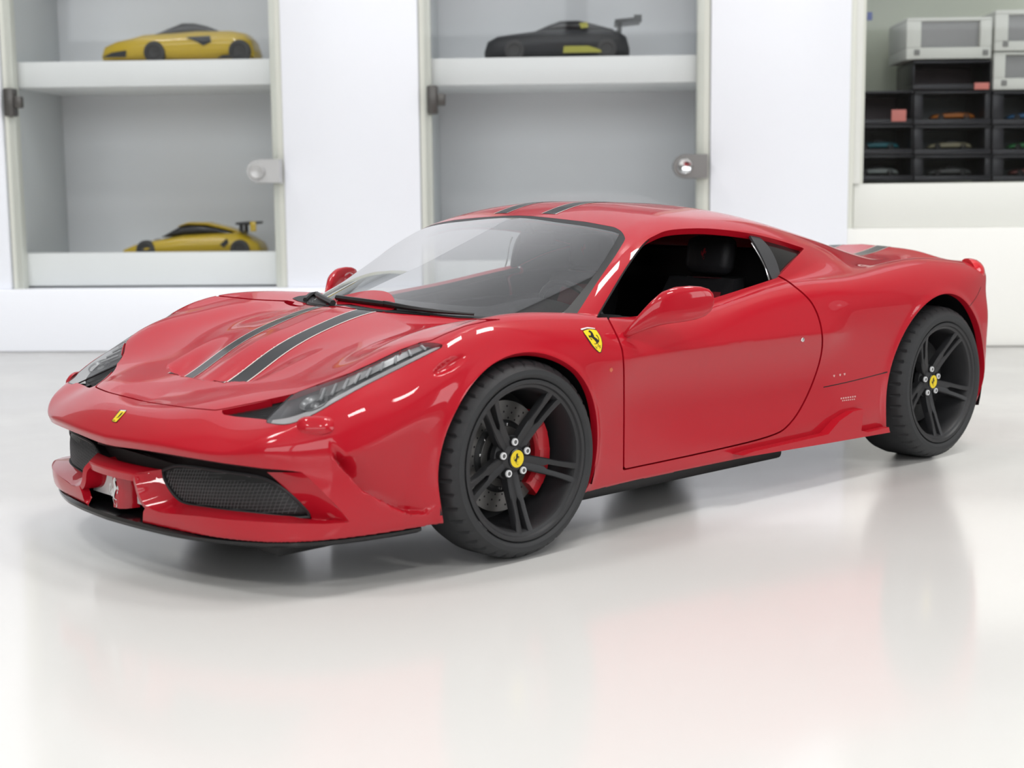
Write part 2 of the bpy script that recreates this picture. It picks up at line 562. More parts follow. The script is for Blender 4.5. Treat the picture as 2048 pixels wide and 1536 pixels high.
T_G = Grid([2.45, 2.36, 2.3, 2.2, 2.1, 1.95, 1.8, 1.6, 1.4, 1.2, 0.9, 0.5, 0.1, -0.3, -0.7, -1.0, -1.325, -1.65, -1.95, -2.2],
           [0, 0.2, 0.4, 0.55, 0.67, 0.78, 0.87, 0.95, 1.02],
           [[0.3661, 0.3595, 0.3324, 0.2892, 0.2346, 0.1818, 0.1334, 0.0964, 0.0492],
            [0.4782, 0.474, 0.4465, 0.4012, 0.3451, 0.2842, 0.2212, 0.1648, 0.1083],
            [0.5243, 0.5205, 0.4987, 0.4658, 0.428, 0.3791, 0.2999, 0.223, 0.1477],
            [0.543, 0.5543, 0.5544, 0.529, 0.5185, 0.4795, 0.3902, 0.3128, 0.2285],
            [0.5809, 0.5823, 0.5842, 0.5728, 0.5674, 0.5534, 0.4935, 0.3993, 0.3015],
            [0.6543, 0.6306, 0.6227, 0.6301, 0.6422, 0.6383, 0.5907, 0.5011, 0.4075],
            [0.7173, 0.6909, 0.676, 0.6871, 0.7112, 0.7143, 0.657, 0.5952, 0.5059],
            [0.7662, 0.7526, 0.7333, 0.7403, 0.7703, 0.7736, 0.7648, 0.6967, 0.6023],
            [0.8168, 0.8006, 0.7682, 0.7655, 0.7978, 0.8124, 0.8174, 0.7475, 0.6557],
            [0.815, 0.808, 0.779, 0.7737, 0.7966, 0.8232, 0.8206, 0.7558, 0.6626],
            [0.785, 0.782, 0.775, 0.7709, 0.7741, 0.7918, 0.8033, 0.757, 0.6956],
            [0.78, 0.778, 0.772, 0.766, 0.7605, 0.7651, 0.7672, 0.7439, 0.6988],
            [0.80, 0.80, 0.79, 0.7887, 0.7897, 0.8012, 0.8024, 0.7784, 0.734],
            [0.8683, 0.8586, 0.8393, 0.8403, 0.8463, 0.8567, 0.8515, 0.8166, 0.7616],
            [0.8988, 0.8881, 0.8682, 0.855, 0.860, 0.8723, 0.8677, 0.8421, 0.7808],
            [0.9148, 0.907, 0.880, 0.855, 0.862, 0.8937, 0.8944, 0.863, 0.8006],
            [0.895, 0.89, 0.875, 0.853, 0.866, 0.9133, 0.9102, 0.8758, 0.8102],
            [0.888, 0.885, 0.876, 0.858, 0.866, 0.893, 0.888, 0.862, 0.81],
            [0.911, 0.907, 0.899, 0.884, 0.880, 0.878, 0.855, 0.825, 0.776],
            [0.968, 0.962, 0.950, 0.920, 0.898, 0.875, 0.84, 0.79, 0.735]])
W_G = Grid([2.45, 2.2, 2.0, 1.8, 1.6, 1.325, 1.0, 0.8, 0.4, 0, -0.4, -0.8, -1.325, -1.7, -2.0, -2.2],
           [0.1, 0.2, 0.34, 0.5, 0.64, 0.75, 0.85, 0.95],
           [[0.6198, 0.6572, 0.6747, 0.6741, 0.635, 0.5465, 0.4485, 0.3506],
            [0.76, 0.7977, 0.8149, 0.8133, 0.7844, 0.6975, 0.5996, 0.5014],
            [0.8299, 0.8784, 0.8968, 0.8952, 0.8763, 0.8193, 0.721, 0.6019],
            [0.8696, 0.9191, 0.9338, 0.9392, 0.9307, 0.8926, 0.8231, 0.7016],
            [0.8893, 0.9347, 0.9555, 0.9671, 0.9642, 0.9367, 0.8748, 0.7701],
            [0.8993, 0.9401, 0.9664, 0.9785, 0.9816, 0.9618, 0.9066, 0.8191],
            [0.8896, 0.9255, 0.9467, 0.9633, 0.9698, 0.9542, 0.9017, 0.8193],
            [0.8798, 0.9107, 0.9266, 0.9374, 0.9477, 0.9322, 0.8863, 0.8203],
            [0.8799, 0.9056, 0.9063, 0.9117, 0.9269, 0.9118, 0.8717, 0.8115],
            [0.8894, 0.91, 0.9057, 0.9114, 0.9321, 0.9224, 0.8876, 0.8325],
            [0.8982, 0.9237, 0.9243, 0.9307, 0.9524, 0.9533, 0.9281, 0.8724],
            [0.9064, 0.9364, 0.9516, 0.9632, 0.9756, 0.978, 0.9564, 0.8994],
            [0.9144, 0.9479, 0.9684, 0.9779, 0.978, 0.9775, 0.9496, 0.8816],
            [0.8942, 0.9265, 0.9506, 0.948, 0.9447, 0.9291, 0.9088, 0.8367],
            [0.8465, 0.8809, 0.8964, 0.8858, 0.8867, 0.8518, 0.8317, 0.751],
            [0.8005, 0.8376, 0.841, 0.8453, 0.8355, 0.8184, 0.7629, 0.6833]])
N_z = curve([0.08, 0.15, 0.25, 0.33, 0.4, 0.455, 0.52, 0.6, 0.7], [2.3, 2.3452, 2.3604, 2.3586, 2.3521, 2.3723, 2.3682, 2.3326, 2.2816])
N_y = curve([0, 0.2, 0.4, 0.6, 0.75, 0.9, 1.0], [0.0272, 0.0165, -0.0105, -0.0606, -0.1419, -0.2954, -0.4776])
B_z = curve([0.1, 0.3, 0.5, 0.7, 0.92, 1.0], [-1.9131, -2.0209, -2.0649, -2.0774, -2.1324, -2.1554])
B_y = curve([0, 0.4, 0.6, 0.8, 0.9, 1.0], [0.012, 0.07, 0.13, 0.195, 0.24, 0.31])
R_x = curve([0.9, 0.7, 0.414, 0.2, 0, -0.3, -0.7, -1.1, -1.5, -1.8], [1.0282, 1.1133, 1.1743, 1.2013, 1.1993, 1.1815, 1.1062, 1.0151, 0.905, 0.80])
R_y = curve([0, 0.2, 0.4, 0.55, 0.65, 0.75, 0.9], [-0.0045, -0.0088, -0.0273, -0.0549, -0.0833, -0.1236, -0.2194])
G_G = Grid([1.2, 0.8, 0.4, 0, -0.4, -0.8, -1.2, -1.6],
           [0.75, 0.85, 0.95, 1.05, 1.15, 1.2],
           [[0.799, 0.7398, 0.6904, 0.6407, 0.6011, 0.5714],
            [0.8337, 0.7864, 0.7393, 0.6921, 0.6329, 0.6022],
            [0.8489, 0.8123, 0.7733, 0.7231, 0.6593, 0.6226],
            [0.8528, 0.8211, 0.783, 0.7319, 0.6682, 0.6327],
            [0.8518, 0.8155, 0.7691, 0.7165, 0.6522, 0.6021],
            [0.7955, 0.748, 0.6901, 0.6314, 0.5611, 0.5012],
            [0.6775, 0.6183, 0.549, 0.479, 0.3998, 0.3506],
            [0.4986, 0.4444, 0.3926, 0.3256, 0.2781, 0.2504]])
AF = (1.34, .338, .372)          # front wheel opening: x, z, radius
AR = (-1.295, .347, .428, .413)   # rear wheel opening: x, z, radii
HF = (1.325, .34)      # front hub x, z
HR = (-1.325, .345)


crease_z = curve([1.1, .8, .5, .07, -.4, -.7], [.640, .644, .648, .651, .643, .64])


def T_f(x, y):
    t = T_G(x, y)
    # two ducts in the bonnet, either side of a centre ridge, that dive under a curved front lip
    lip = 2.035 - .75 * y ** 2
    ramp = sstep(1.52, 2.0, x) ** 1.5
    lat = 1 - sstep(.20, .33, y + .18 * (x - 1.9))
    ridge = .75 + .25 * sstep(.03, .12, y)
    return t - .042 * ramp * lat * ridge * (1 - sstep(lip - .008, lip + .008, x))


def W_f(x, z):
    w = W_G(x, z)
    # crease along the door, body drawn in above and hollow below
    d = z - crease_z(x)
    env = sstep(1.02, .75, x) * sstep(-.62, -.40, x)
    w = w + env * (.024 - np.sqrt(d * d + .008 ** 2) * np.where(d > 0, .30, .26)) * np.exp(-(d / .14) ** 2)
    # triangular hollow in the bumper ahead of the front wheel
    lo = np.interp(x, [1.70, 1.75, 1.80, 1.87, 1.98, 2.06, 2.2], [.245, .216, .222, .255, .325, .43, .6])
    hi = np.interp(x, [1.6, 1.75, 1.9, 2.06], [.62, .56, .50, .43])
    a = sstep(lo - .004, lo + .006, z) * (1 - sstep(lo + .02, np.maximum(hi, lo + .05), z))
    w = w - .052 * a * sstep(2.08, 2.02, x) * sstep(1.70, 1.80, x)
    # lips round the wheel openings
    w = w + .008 * np.exp(-((np.hypot(x - AF[0], z - AF[1]) - AF[2]) / .022) ** 2) * (np.abs(x - AF[0]) < .6)
    w = w + .008 * np.exp(-((np.hypot((x - AR[0]) * AR[3] / AR[2], z - AR[1]) - AR[3]) / .022) ** 2) * (np.abs(x - AR[0]) < .6)
    return w


def tables(x, y, z):
    """distance-normalised pieces on broadcastable arrays"""
    e = .004
    t = T_f(x, y); tx = (T_f(x + e, y) - t) / e; ty = (T_f(x, y + e) - t) / e
    w = W_f(x, z); wx = (W_f(x + e, z) - w) / e; wz = (W_f(x, z + e) - w) / e
    return t, 1 / np.sqrt(1 + tx ** 2 + ty ** 2), w, 1 / np.sqrt(1 + wx ** 2 + wz ** 2)


VA = ((-.960, .232, .161), (.156, -.043, .987), (.235, .972, -.0))
NO_FLOOR = False


def body_F(x, y, z, tb=None):
    ya = np.sqrt(y * y + 1e-6)
    t, tn, w, wn = tb if tb is not None else tables(x, ya, z)
    a = (z - t) * tn
    b = (ya - w) * wn
    nf = (x - N_z(z) - N_y(ya)) * .93
    rb = (B_z(z) + B_y(ya) - x) * .95
    f = smax(a, b, .07)
    f = smax(f, nf, .012 + .06 * sstep(.60, .85, ya))
    f = smax(f, rb, .05)
    # outlet behind the headlamp
    dx, dy, dz = x - 1.615, ya - .938, z - .703
    e1 = dx * VA[0][0] + dy * VA[0][1] + dz * VA[0][2]
    e2 = dx * VA[1][0] + dy * VA[1][1] + dz * VA[1][2]
    e3 = dx * VA[2][0] + dy * VA[2][1] + dz * VA[2][2]
    e2 = e2 - .25 * e1
    f = smax(f, .022 - .022 * np.sqrt((e1 / .085) ** 2 + (e2 / .020) ** 2 + (e3 / .026) ** 2 + 1e-6), .006)
    if not NO_FLOOR:
        f = smax(f, (.165 - z), .015)
    # greenhouse
    g1 = (z - R_x(x) - R_y(ya)) * .97
    return f, g1


def green_F(x, y, z, G, g1):
    ya = np.sqrt(y * y + 1e-6)
    g2 = (ya - G) * .88
    c = .95 - (np.clip(z, .75, 1.2) - .8) * 2.03
    g3 = (x - (1.40 - (z - .805) * 2.80 - c * ya ** 2)) * .335
    g = smax(g1, g2, .09)
    g = smax(g, g3, .03)
    g = np.maximum(g, .74 - z)
    return g


def F_pts(P):
    x, y, z = P[:, 0], np.abs(P[:, 1]), P[:, 2]
    f, g1 = body_F(x, y, z)
    g = green_F(x, y, z, G_G(x, z), g1)
    return smin(f, g, blend_k(x))


def blend_k(x):
    return .012 + .11 * sstep(-.25, -.9, x)


def grad_pts(P, e=.0015):
    g = np.empty_like(P)
    for k in range(3):
        d = np.zeros(3); d[k] = e
        a = P + d; b = P - d
        g[:, k] = (F_pts(a) - F_pts(b)) / (2 * e)
    return g


def surface(h=.010):
    xs = np.arange(-2.16, 2.44, h); ys = np.arange(-1.5 * h, 1.0, h); zs = np.arange(.15, 1.22, h)
    X, Y = np.meshgrid(xs, np.sqrt(ys * ys + 1e-6), indexing='ij')
    e = .004
    t = T_f(X, Y); tn = 1 / np.sqrt(1 + ((T_f(X + e, Y) - t) / e) ** 2 + ((T_f(X, Y + e) - t) / e) ** 2)
    X2, Z2 = np.meshgrid(xs, zs, indexing='ij')
    w = W_f(X2, Z2); wn = 1 / np.sqrt(1 + ((W_f(X2 + e, Z2) - w) / e) ** 2 + ((W_f(X2, Z2 + e) - w) / e) ** 2)
    Gt = G_G(X2, Z2)
    F = np.empty((len(xs), len(ys), len(zs)), np.float32)
    ya = ys[None, :, None]; za = zs[None, None, :]
    for a in range(0, len(xs), 40):
        q = slice(a, a + 40)
        xa = xs[q, None, None]
        f, g1 = body_F(xa, ya, za, (t[q, :, None], tn[q, :, None], w[q, None, :], wn[q, None, :]))
        g = green_F(xa, ya, za, Gt[q, None, :], g1)
        F[q] = smin(f, g, blend_k(xa))
    V, Q = surface_nets(F, (xs[0], ys[0], zs[0]), h)
    for _ in range(3):
        g = grad_pts(V)
        V = V - np.clip(F_pts(V), -h, h)[:, None] * g / np.maximum((g * g).sum(1), .05)[:, None]
    N = grad_pts(V)
    N /= np.linalg.norm(N, axis=1)[:, None]
    Tn = np.concatenate([Q[:, [0, 1, 2]], Q[:, [0, 2, 3]]])
    return V, N, Tn


def surface_nets(F, org, h):
    s = F < 0
    nx, ny, nz = F.shape
    c = s[:-1, :-1, :-1].astype(np.int8)
    for i in (0, 1):
        for j in (0, 1):
            for k in (0, 1):
                if i + j + k:
                    c = c + s[i:nx - 1 + i, j:ny - 1 + j, k:nz - 1 + k]
    act = (c > 0) & (c < 8)
    idx = -np.ones(act.shape, np.int64)
    I = np.argwhere(act)
    idx[act] = np.arange(len(I))
    acc = np.zeros((len(I), 3)); cnt = np.zeros(len(I))
    cor = np.array([(i, j, k) for i in (0, 1) for j in (0, 1) for k in (0, 1)])
    val = np.stack([F[I[:, 0] + a, I[:, 1] + b, I[:, 2] + d] for a, b, d in cor], 1)
    for p in range(8):
        for q in range(p + 1, 8):
            if np.abs(cor[p] - cor[q]).sum() == 1:
                m = (val[:, p] < 0) != (val[:, q] < 0)
                t = val[m, p] / (val[m, p] - val[m, q])
                acc[m] += cor[p] + t[:, None] * (cor[q] - cor[p]); cnt[m] += 1
    V = np.array(org) + h * (I + acc / cnt[:, None])
    Qs = []
    for ax in range(3):
        o1, o2 = (ax + 1) % 3, (ax + 2) % 3
        sl0 = [slice(None)] * 3; sl1 = [slice(None)] * 3
        sl0[ax] = slice(0, -1); sl1[ax] = slice(1, None)
        a, b = s[tuple(sl0)], s[tuple(sl1)]
        E = np.argwhere(a != b)
        n = F.shape
        E = E[(E[:, o1] > 0) & (E[:, o2] > 0) & (E[:, o1] < n[o1] - 1) & (E[:, o2] < n[o2] - 1)]
        flip = a[E[:, 0], E[:, 1], E[:, 2]]
        q = []
        for d1, d2 in ((-1, -1), (0, -1), (0, 0), (-1, 0)):
            C = E.copy(); C[:, o1] += d1; C[:, o2] += d2
            q.append(idx[C[:, 0], C[:, 1], C[:, 2]])
        q = np.stack(q, 1)
        q[~flip] = q[~flip][:, ::-1]
        Qs.append(q)
    return V, np.concatenate(Qs)


# ---- clipping triangle meshes by scalar fields
def clip(mesh, f):
    """keep f < 0; splits triangles at f = 0"""
    V, N, Tn = mesh
    f = np.where(np.abs(f) < 1e-7, 1e-7, f)
    ins = f < 0
    n = ins[Tn].sum(1)
    out = [Tn[n == 3]]
    mix = Tn[(n == 1) | (n == 2)]
    if len(mix):
        mi = ins[mix]; nn = mi.sum(1)
        lone = np.where(nn == 1, mi.argmax(1), (~mi).argmax(1))
        r = np.arange(len(mix))
        a = mix[r, lone]; b = mix[r, (lone + 1) % 3]; c = mix[r, (lone + 2) % 3]
        ed = np.concatenate([np.stack([a, b], 1), np.stack([a, c], 1)])
        es = np.sort(ed, 1)
        key = es[:, 0] * (len(V) + 1) + es[:, 1]
        u, first, inv = np.unique(key, return_index=True, return_inverse=True)
        p, q = es[first, 0], es[first, 1]
        t = (f[p] / (f[p] - f[q]))[:, None]
        nv = V[p] + t * (V[q] - V[p])
        nn_ = N[p] + t * (N[q] - N[p]); nn_ /= np.linalg.norm(nn_, axis=1)[:, None]
        base = len(V)
        V = np.concatenate([V, nv]); N = np.concatenate([N, nn_])
        ab = base + inv[:len(mix)]; ac = base + inv[len(mix):]
        one = nn == 1
        out.append(np.stack([a, ab, ac], 1)[one])
        two = ~one
        out.append(np.stack([ab, b, c], 1)[two])
        out.append(np.stack([ab, c, ac], 1)[two])
    Tn = np.concatenate(out)
    return compact(V, N, Tn)


def compact(V, N, Tn):
    used = np.zeros(len(V), bool); used[Tn.ravel()] = True
    mp = np.cumsum(used) - 1
    return V[used], N[used], mp[Tn]


def poly_sd(P, poly):
    """signed distance of 2D points to a closed polygon, negative inside"""
    poly = np.asarray(poly, float)
    d = np.full(len(P), 1e9); ins = np.zeros(len(P), bool)
    for i in range(len(poly)):
        a, b = poly[i], poly[(i + 1) % len(poly)]
        e = b - a; w = P - a
        t = np.clip((w @ e) / max(e @ e, 1e-12), 0, 1)
        d = np.minimum(d, np.hypot(*(w - t[:, None] * e).T))
        c = (a[1] <= P[:, 1]) != (b[1] <= P[:, 1])
        if e[1] != 0:
            xi = a[0] + (P[:, 1] - a[1]) * e[0] / e[1]
            ins ^= c & (P[:, 0] < xi)
    return np.where(ins, -d, d)


def smooth_poly(pts, closed=True, n=6, corner=()):
    """Catmull-Rom through points; indices in corner stay sharp"""
    P = [np.array(p, float) for p in pts]; N = len(P); out = []
    rng = range(N) if closed else range(N - 1)
    for i in rng:
        p1, p2 = P[i], P[(i + 1) % N]
        p0 = P[(i - 1) % N] if (closed or i > 0) else p1
        p3 = P[(i + 2) % N] if (closed or i + 2 < N) else p2
        m1 = (p2 - p0) / 2 if i not in corner else (p2 - p1)
        m2 = (p3 - p1) / 2 if (i + 1) % N not in corner else (p2 - p1)
        for k in range(n):
            t = k / n
            out.append((2 * t ** 3 - 3 * t * t + 1) * p1 + (t ** 3 - 2 * t * t + t) * m1 + (-2 * t ** 3 + 3 * t * t) * p2 + (t ** 3 - t * t) * m2)
    if not closed:
        out.append(P[-1])
    return np.array(out)


def rim_wall(mesh, depth, skip_y0=True, dirn=None):
    """inward skirt along every open edge, so panels have thickness"""
    V, N, Tn = mesh
    e = np.concatenate([Tn[:, [0, 1]], Tn[:, [1, 2]], Tn[:, [2, 0]]])
    es = np.sort(e, 1)
    key = es[:, 0] * (len(V) + 1) + es[:, 1]
    u, first, cnt = np.unique(key, return_index=True, return_counts=True)
    b = e[first[cnt == 1]]
    if skip_y0:
        b = b[~((np.abs(V[b[:, 0], 1]) < 1e-5) & (np.abs(V[b[:, 1], 1]) < 1e-5))]
    ids = np.unique(b)
    mp = -np.ones(len(V), np.int64); mp[ids] = np.arange(len(ids))
    off = -N[ids] * depth if dirn is None else np.asarray(dirn) * depth
    top = V[ids]; bot = V[ids] + off
    W = np.concatenate([top, bot]); k = len(ids)
    i, j = mp[b[:, 0]], mp[b[:, 1]]
    Q = np.concatenate([np.stack([j, i, i + k], 1), np.stack([j, i + k, j + k], 1)])
    return W, Q


def mirror_full(mesh):
    V, N, Tn = mesh
    on = np.abs(V[:, 1]) < 1e-5
    V = V.copy(); V[on, 1] = 0
    N = N.copy(); N[on, 1] = 0; N /= np.linalg.norm(N, axis=1)[:, None]
    idx = np.where(on, np.arange(len(V)), len(V) + np.cumsum(~on) - 1)
    V2 = np.concatenate([V, V[~on] * [1, -1, 1]]); N2 = np.concatenate([N, N[~on] * [1, -1, 1]])
    return V2, N2, np.concatenate([Tn, idx[Tn][:, ::-1]])


def flip_y(mesh):
    V, N, Tn = mesh
    return V * [1, -1, 1], N * [1, -1, 1], Tn[:, ::-1].copy()


def panel(name, mesh, mt, parent, wall=.02, mode='full', label=None, wall_mat=None):
    """mode full: mirrored over y = 0 into one object; left / right: one side only"""
    m_ = mirror_full(mesh) if mode == 'full' else (mesh if mode == 'left' else flip_y(mesh))
    V, N, Tn = m_
    if wall:
        W, Q = rim_wall(m_, wall, skip_y0=False)
        # the skirt gets its own vertices and flat-ish normals
        A = W[Q]
        fn = np.cross(A[:, 1] - A[:, 0], A[:, 2] - A[:, 0])
        wn = np.zeros_like(W)
        for k in range(3):
            np.add.at(wn, Q[:, k], fn)
        wn /= np.maximum(np.linalg.norm(wn, axis=1), 1e-12)[:, None]
        Tn = np.concatenate([Tn, Q + len(V)]); V = np.concatenate([V, W]); N = np.concatenate([N, wn])
    return mk(name, V, Tn, mt, parent, N=N, label=label)


def cast(px, level=0.0, n=60, t0=2.8, t1=7.4):
    """first hit of photograph pixels on the body surface (or a surface inside it) -> car metres"""
    global NO_FLOOR
    NO_FLOOR = True
    D = rays(px)
    t = np.linspace(t0, t1, n)
    P = CAM[:3] + t[None, :, None] * D[:, None, :]
    f = F_pts(P.reshape(-1, 3)).reshape(len(D), n) - level
    hit = f < 0
    i = np.where(hit.any(1), hit.argmax(1), n - 1)
    lo, hi = t[np.maximum(i - 1, 0)], t[i]
    for _ in range(24):
        mid = (lo + hi) / 2
        f = F_pts(CAM[:3] + mid[:, None] * D) - level
        lo = np.where(f > 0, mid, lo); hi = np.where(f > 0, hi, mid)
    NO_FLOOR = False
    return CAM[:3] + ((lo + hi) / 2)[:, None] * D


# ------------------------------------------------------------------ the red model car: panels
def px_field(mesh, poly):
    """signed distance (pixels) of mesh points to an outline traced on the photograph"""
    return poly_sd(proj(mesh[0]), poly)


def facing(mesh):
    d = CAM[:3] - mesh[0]
    return (mesh[1] * d).sum(1) / np.linalg.norm(d, axis=1)


def cut(mesh, f, gap=0.0):
    """(inside, outside) of a field with a gap between them"""
    return clip(mesh, f + gap), clip(mesh, -(f - gap))


def limit(f, mask):
    return np.where(mask, f, 40.0)


def split_px(mesh, poly, mask, gap=0.0):
    f = limit(px_field(mesh, poly), mask(mesh[0], mesh[1]))
    return cut(mesh, f, gap)


car = empty('model_car', (0, 0, GZ), 0, 'large red sports coupe model with black wheels on the white table', 'model car')
CARZ = GZ


def cmk(*a, **k):
    return mk(*a, **k)


RES = .009
skin = surface(RES)
skin = clip(skin, -skin[0][:, 1] - 1e-9)
# wheel openings
fa = AF[2] - np.hypot(skin[0][:, 0] - AF[0], skin[0][:, 2] - AF[1])
skin = clip(skin, np.where(skin[0][:, 1] > .55, fa, -1))
fa = (1 - np.hypot((skin[0][:, 0] - AR[0]) / AR[2], (skin[0][:, 2] - AR[1]) / AR[3])) * .4
skin = clip(skin, np.where(skin[0][:, 1] > .55, fa, -1))
# open underside
skin = clip(skin, np.where(skin[1][:, 2] < -.80, .01, -.01) * (skin[0][:, 2] < .3) - 1e-6 * (skin[0][:, 2] >= .3))

# outlines traced on the photograph (2048 x 1536 pixels)
NOSE = [(60, 790), (102.3, 835.2), (125, 855), (160, 871.6), (195.5, 885), (230.6, 892.7), (277.5, 898.5), (329, 906.7), (366, 913),
        (449, 926.5), (524, 936.5), (582, 941.4), (604, 944.7), (617, 955)]
OPEN = NOSE + [(648, 985.5), (699, 1040), (697, 1045), (648, 1048), (560, 1046), (466, 1040), (399.6, 1032.7), (325, 1026), (306, 1020), (292, 1012),
               (286, 1025), (284, 1100), (60, 1100)]
LAMP = smooth_poly([(532.5, 841.7), (541.9, 847.5), (570, 849.9), (598, 842.8), (631, 827.6), (677.8, 800.6), (724.7, 774.9), (795, 739.7), (865.4, 704.5),
                    (884, 694), (879.4, 687), (841.9, 685.8), (795, 703.4), (748, 725.6), (701, 746.7), (654.4, 764.3), (607.5, 779.5), (586.4, 788.9), (560.6, 812.4)], n=4)
SLOT = [(441, 821), (447, 829), (470, 833), (530, 839), (545, 845), (600, 800), (592, 787), (520, 804.5)]
GLASS = [(800, 425), (1016, 430), (1065, 432), (1114, 436.9), (1172.5, 443.7), (1231, 454.5), (1246, 458.5), (1253.5, 464), (1255.5, 471), (1231, 511), (1192, 567.7), (1147, 638.5),
         (1055, 638), (996.7, 638), (918.6, 636.5), (858, 630), (800, 625.5), (744.6, 621), (706, 616.5), (640, 608), (560, 600)]
BONNET = [(200, 770), (297, 804.5), (370, 815), (430, 820.5), (441, 819), (520, 803), (588, 788), (640, 767.5), (701, 746), (748, 725), (800, 700), (842, 684.5), (862, 681), (890, 668),
          (930, 652), (975, 642), (1000, 639), (918.6, 638), (858, 631), (800, 626.5), (744.6, 622), (706, 617.5), (640, 609), (300, 600), (150, 700)]
DOOR = smooth_poly([(1215.8, 636), (1237.7, 680.6), (1246.5, 715.7), (1248, 800), (1247.3, 939.3), (1413, 904), (1535.9, 873.6), (1579.7, 847.3), (1614.8, 790.3), (1641, 715.7),
                    (1643, 658.7), (1623.6, 606), (1584, 568.8), (1557, 552), (1500, 540), (1300, 560)], n=5, corner=(0, 4, 13, 14, 15))
WINDOW = smooth_poly([(1192, 635.5), (1273.8, 632.5), (1350, 616), (1428.5, 595.8), (1555, 555.5), (1609, 496.5), (1555, 479.8), (1496.4, 466), (1414.4, 456.8), (1344, 459.5), (1311, 470.4),
                      (1285.5, 488), (1250, 537.2), (1210.5, 602.8)], n=5, corner=(0, 4, 5))

front = lambda P, N: P[:, 0] > 1.2
_, skin = split_px(skin, OPEN, lambda P, N: (P[:, 0] > 1.7) & (P[:, 2] < .47))
def on_screen(P):
    """distance from the windscreen surface proper"""
    x, ya, z = P[:, 0], np.abs(P[:, 1]), P[:, 2]
    c = .95 - (np.clip(z, .75, 1.2) - .8) * 2.03
    return np.abs((x - (1.40 - (z - .805) * 2.80 - c * ya ** 2)) * .335)


fg = limit(np.maximum(px_field(skin, GLASS), (on_screen(skin[0]) - .005) * 1200), (skin[0][:, 0] > .2) & (skin[0][:, 0] < 1.6) & (skin[0][:, 2] > .74))
screen, skin = cut(skin, fg)
_, skin = split_px(skin, WINDOW, lambda P, N: (P[:, 0] > -.95) & (P[:, 0] < 1.0) & (P[:, 1] > .4))
lamp, skin = split_px(skin, LAMP, lambda P, N: (P[:, 0] > 1.3) & (P[:, 1] > .3))
_, skin = split_px(skin, SLOT, lambda P, N: (P[:, 0] > 1.8) & (P[:, 1] > .2))
bonnet, skin = split_px(skin, BONNET, lambda P, N: (P[:, 0] > .8) & (P[:, 2] > .45), 1.0)
door, skin = split_px(skin, DOOR, lambda P, N: (P[:, 0] > -.6) & (P[:, 0] < 1.1) & (P[:, 1] > .6) & (P[:, 2] < .93), 1.6)

body = panel('body_shell', skin, 'red', car, .03)
hood = panel('bonnet', bonnet, 'red', car, .02)
doorL = panel('door', door, 'red', car, .03, 'left')
doorR = panel('door', door, 'red', car, .03, 'right')


def band(mesh, y0, y1, x0, x1, lift):
    """a strip of a panel between two y values, lifted off it"""
    V, N, Tn = mesh
    q = clip(mesh, np.maximum(y0 - V[:, 1], V[:, 1] - y1))
    if x0 is not None:
        q = clip(q, np.maximum(x0 - q[0][:, 0], q[0][:, 0] - x1))
    return q[0] + q[1] * lift, q[1], q[2]


def stripes(mesh, parent, x0, x1):
    for side in ('left', 'right'):
        for (a, b, mt, nm, lf) in ((.110, .186, 'stripe', 'racing_stripe', .0012), (.1035, .110, 'stripe_edge', 'stripe_edging', .0013), (.186, .1925, 'stripe_edge', 'stripe_edging', .0013)):
            panel(nm, band(mesh, a, b, x0, x1, lf), mt, parent, 0, side)


stripes(bonnet, hood, 1.0, 2.03)
top = clip(skin, np.maximum(.93 - skin[0][:, 2], .3 - skin[1][:, 2]))
stripes(top, body, -.72, .42)
eng = clip(skin, np.maximum(.80 - skin[0][:, 2], .3 - skin[1][:, 2]))
panel('engine_window', band(eng, -1, .36, -1.38, -.76, .0012), 'gloss_black', body, 0, 'full')
deck = clip(skin, np.maximum(.86 - skin[0][:, 2], .3 - skin[1][:, 2]))
stripes(deck, body, -2.1, -1.45)


# ---- patches of the body surface, or of surfaces parallel to it
def px_patch(poly, level, step=4.0):
    polys = [np.asarray(p, float) for p in (poly if np.ndim(poly[0][0]) else [poly])]
    allp = np.concatenate(polys)
    lo, hi = allp.min(0) - step, allp.max(0) + step
    xs = np.arange(lo[0], hi[0] + step, step); ys = np.arange(lo[1], hi[1] + step, step)
    X, Y = np.meshgrid(xs, ys, indexing='ij')
    P = np.stack([X.ravel(), Y.ravel()], 1)
    f = np.min([poly_sd(P, p) for p in polys], 0)
    idx = np.arange(len(P)).reshape(X.shape)
    a, b, c, d = idx[:-1, :-1].ravel(), idx[1:, :-1].ravel(), idx[1:, 1:].ravel(), idx[:-1, 1:].ravel()
    Tn = np.concatenate([np.stack([a, c, b], 1), np.stack([a, d, c], 1)])
    near = f < step * 2
    Tn = Tn[near[Tn].all(1)]
    V = np.zeros((len(P), 3)); N = np.tile([1.0, 0, 0], (len(P), 1))
    V[near] = cast(P[near], level)
    g = grad_pts(V[near]); N[near] = g / np.linalg.norm(g, axis=1)[:, None]
    return clip((V, N, Tn), f)


def sub(mesh, lift):
    return mesh[0] + mesh[1] * lift, mesh[1], mesh[2]


def decal(name, poly, lift, mt, parent, step=2.0, mirror=False, label=None):
    q = sub(px_patch(poly, 0.0, step), lift)
    o = panel(name, q, mt, parent, 0, 'left', label)
    if mirror:
        panel(name, q, mt, parent, 0, 'right')
    return o


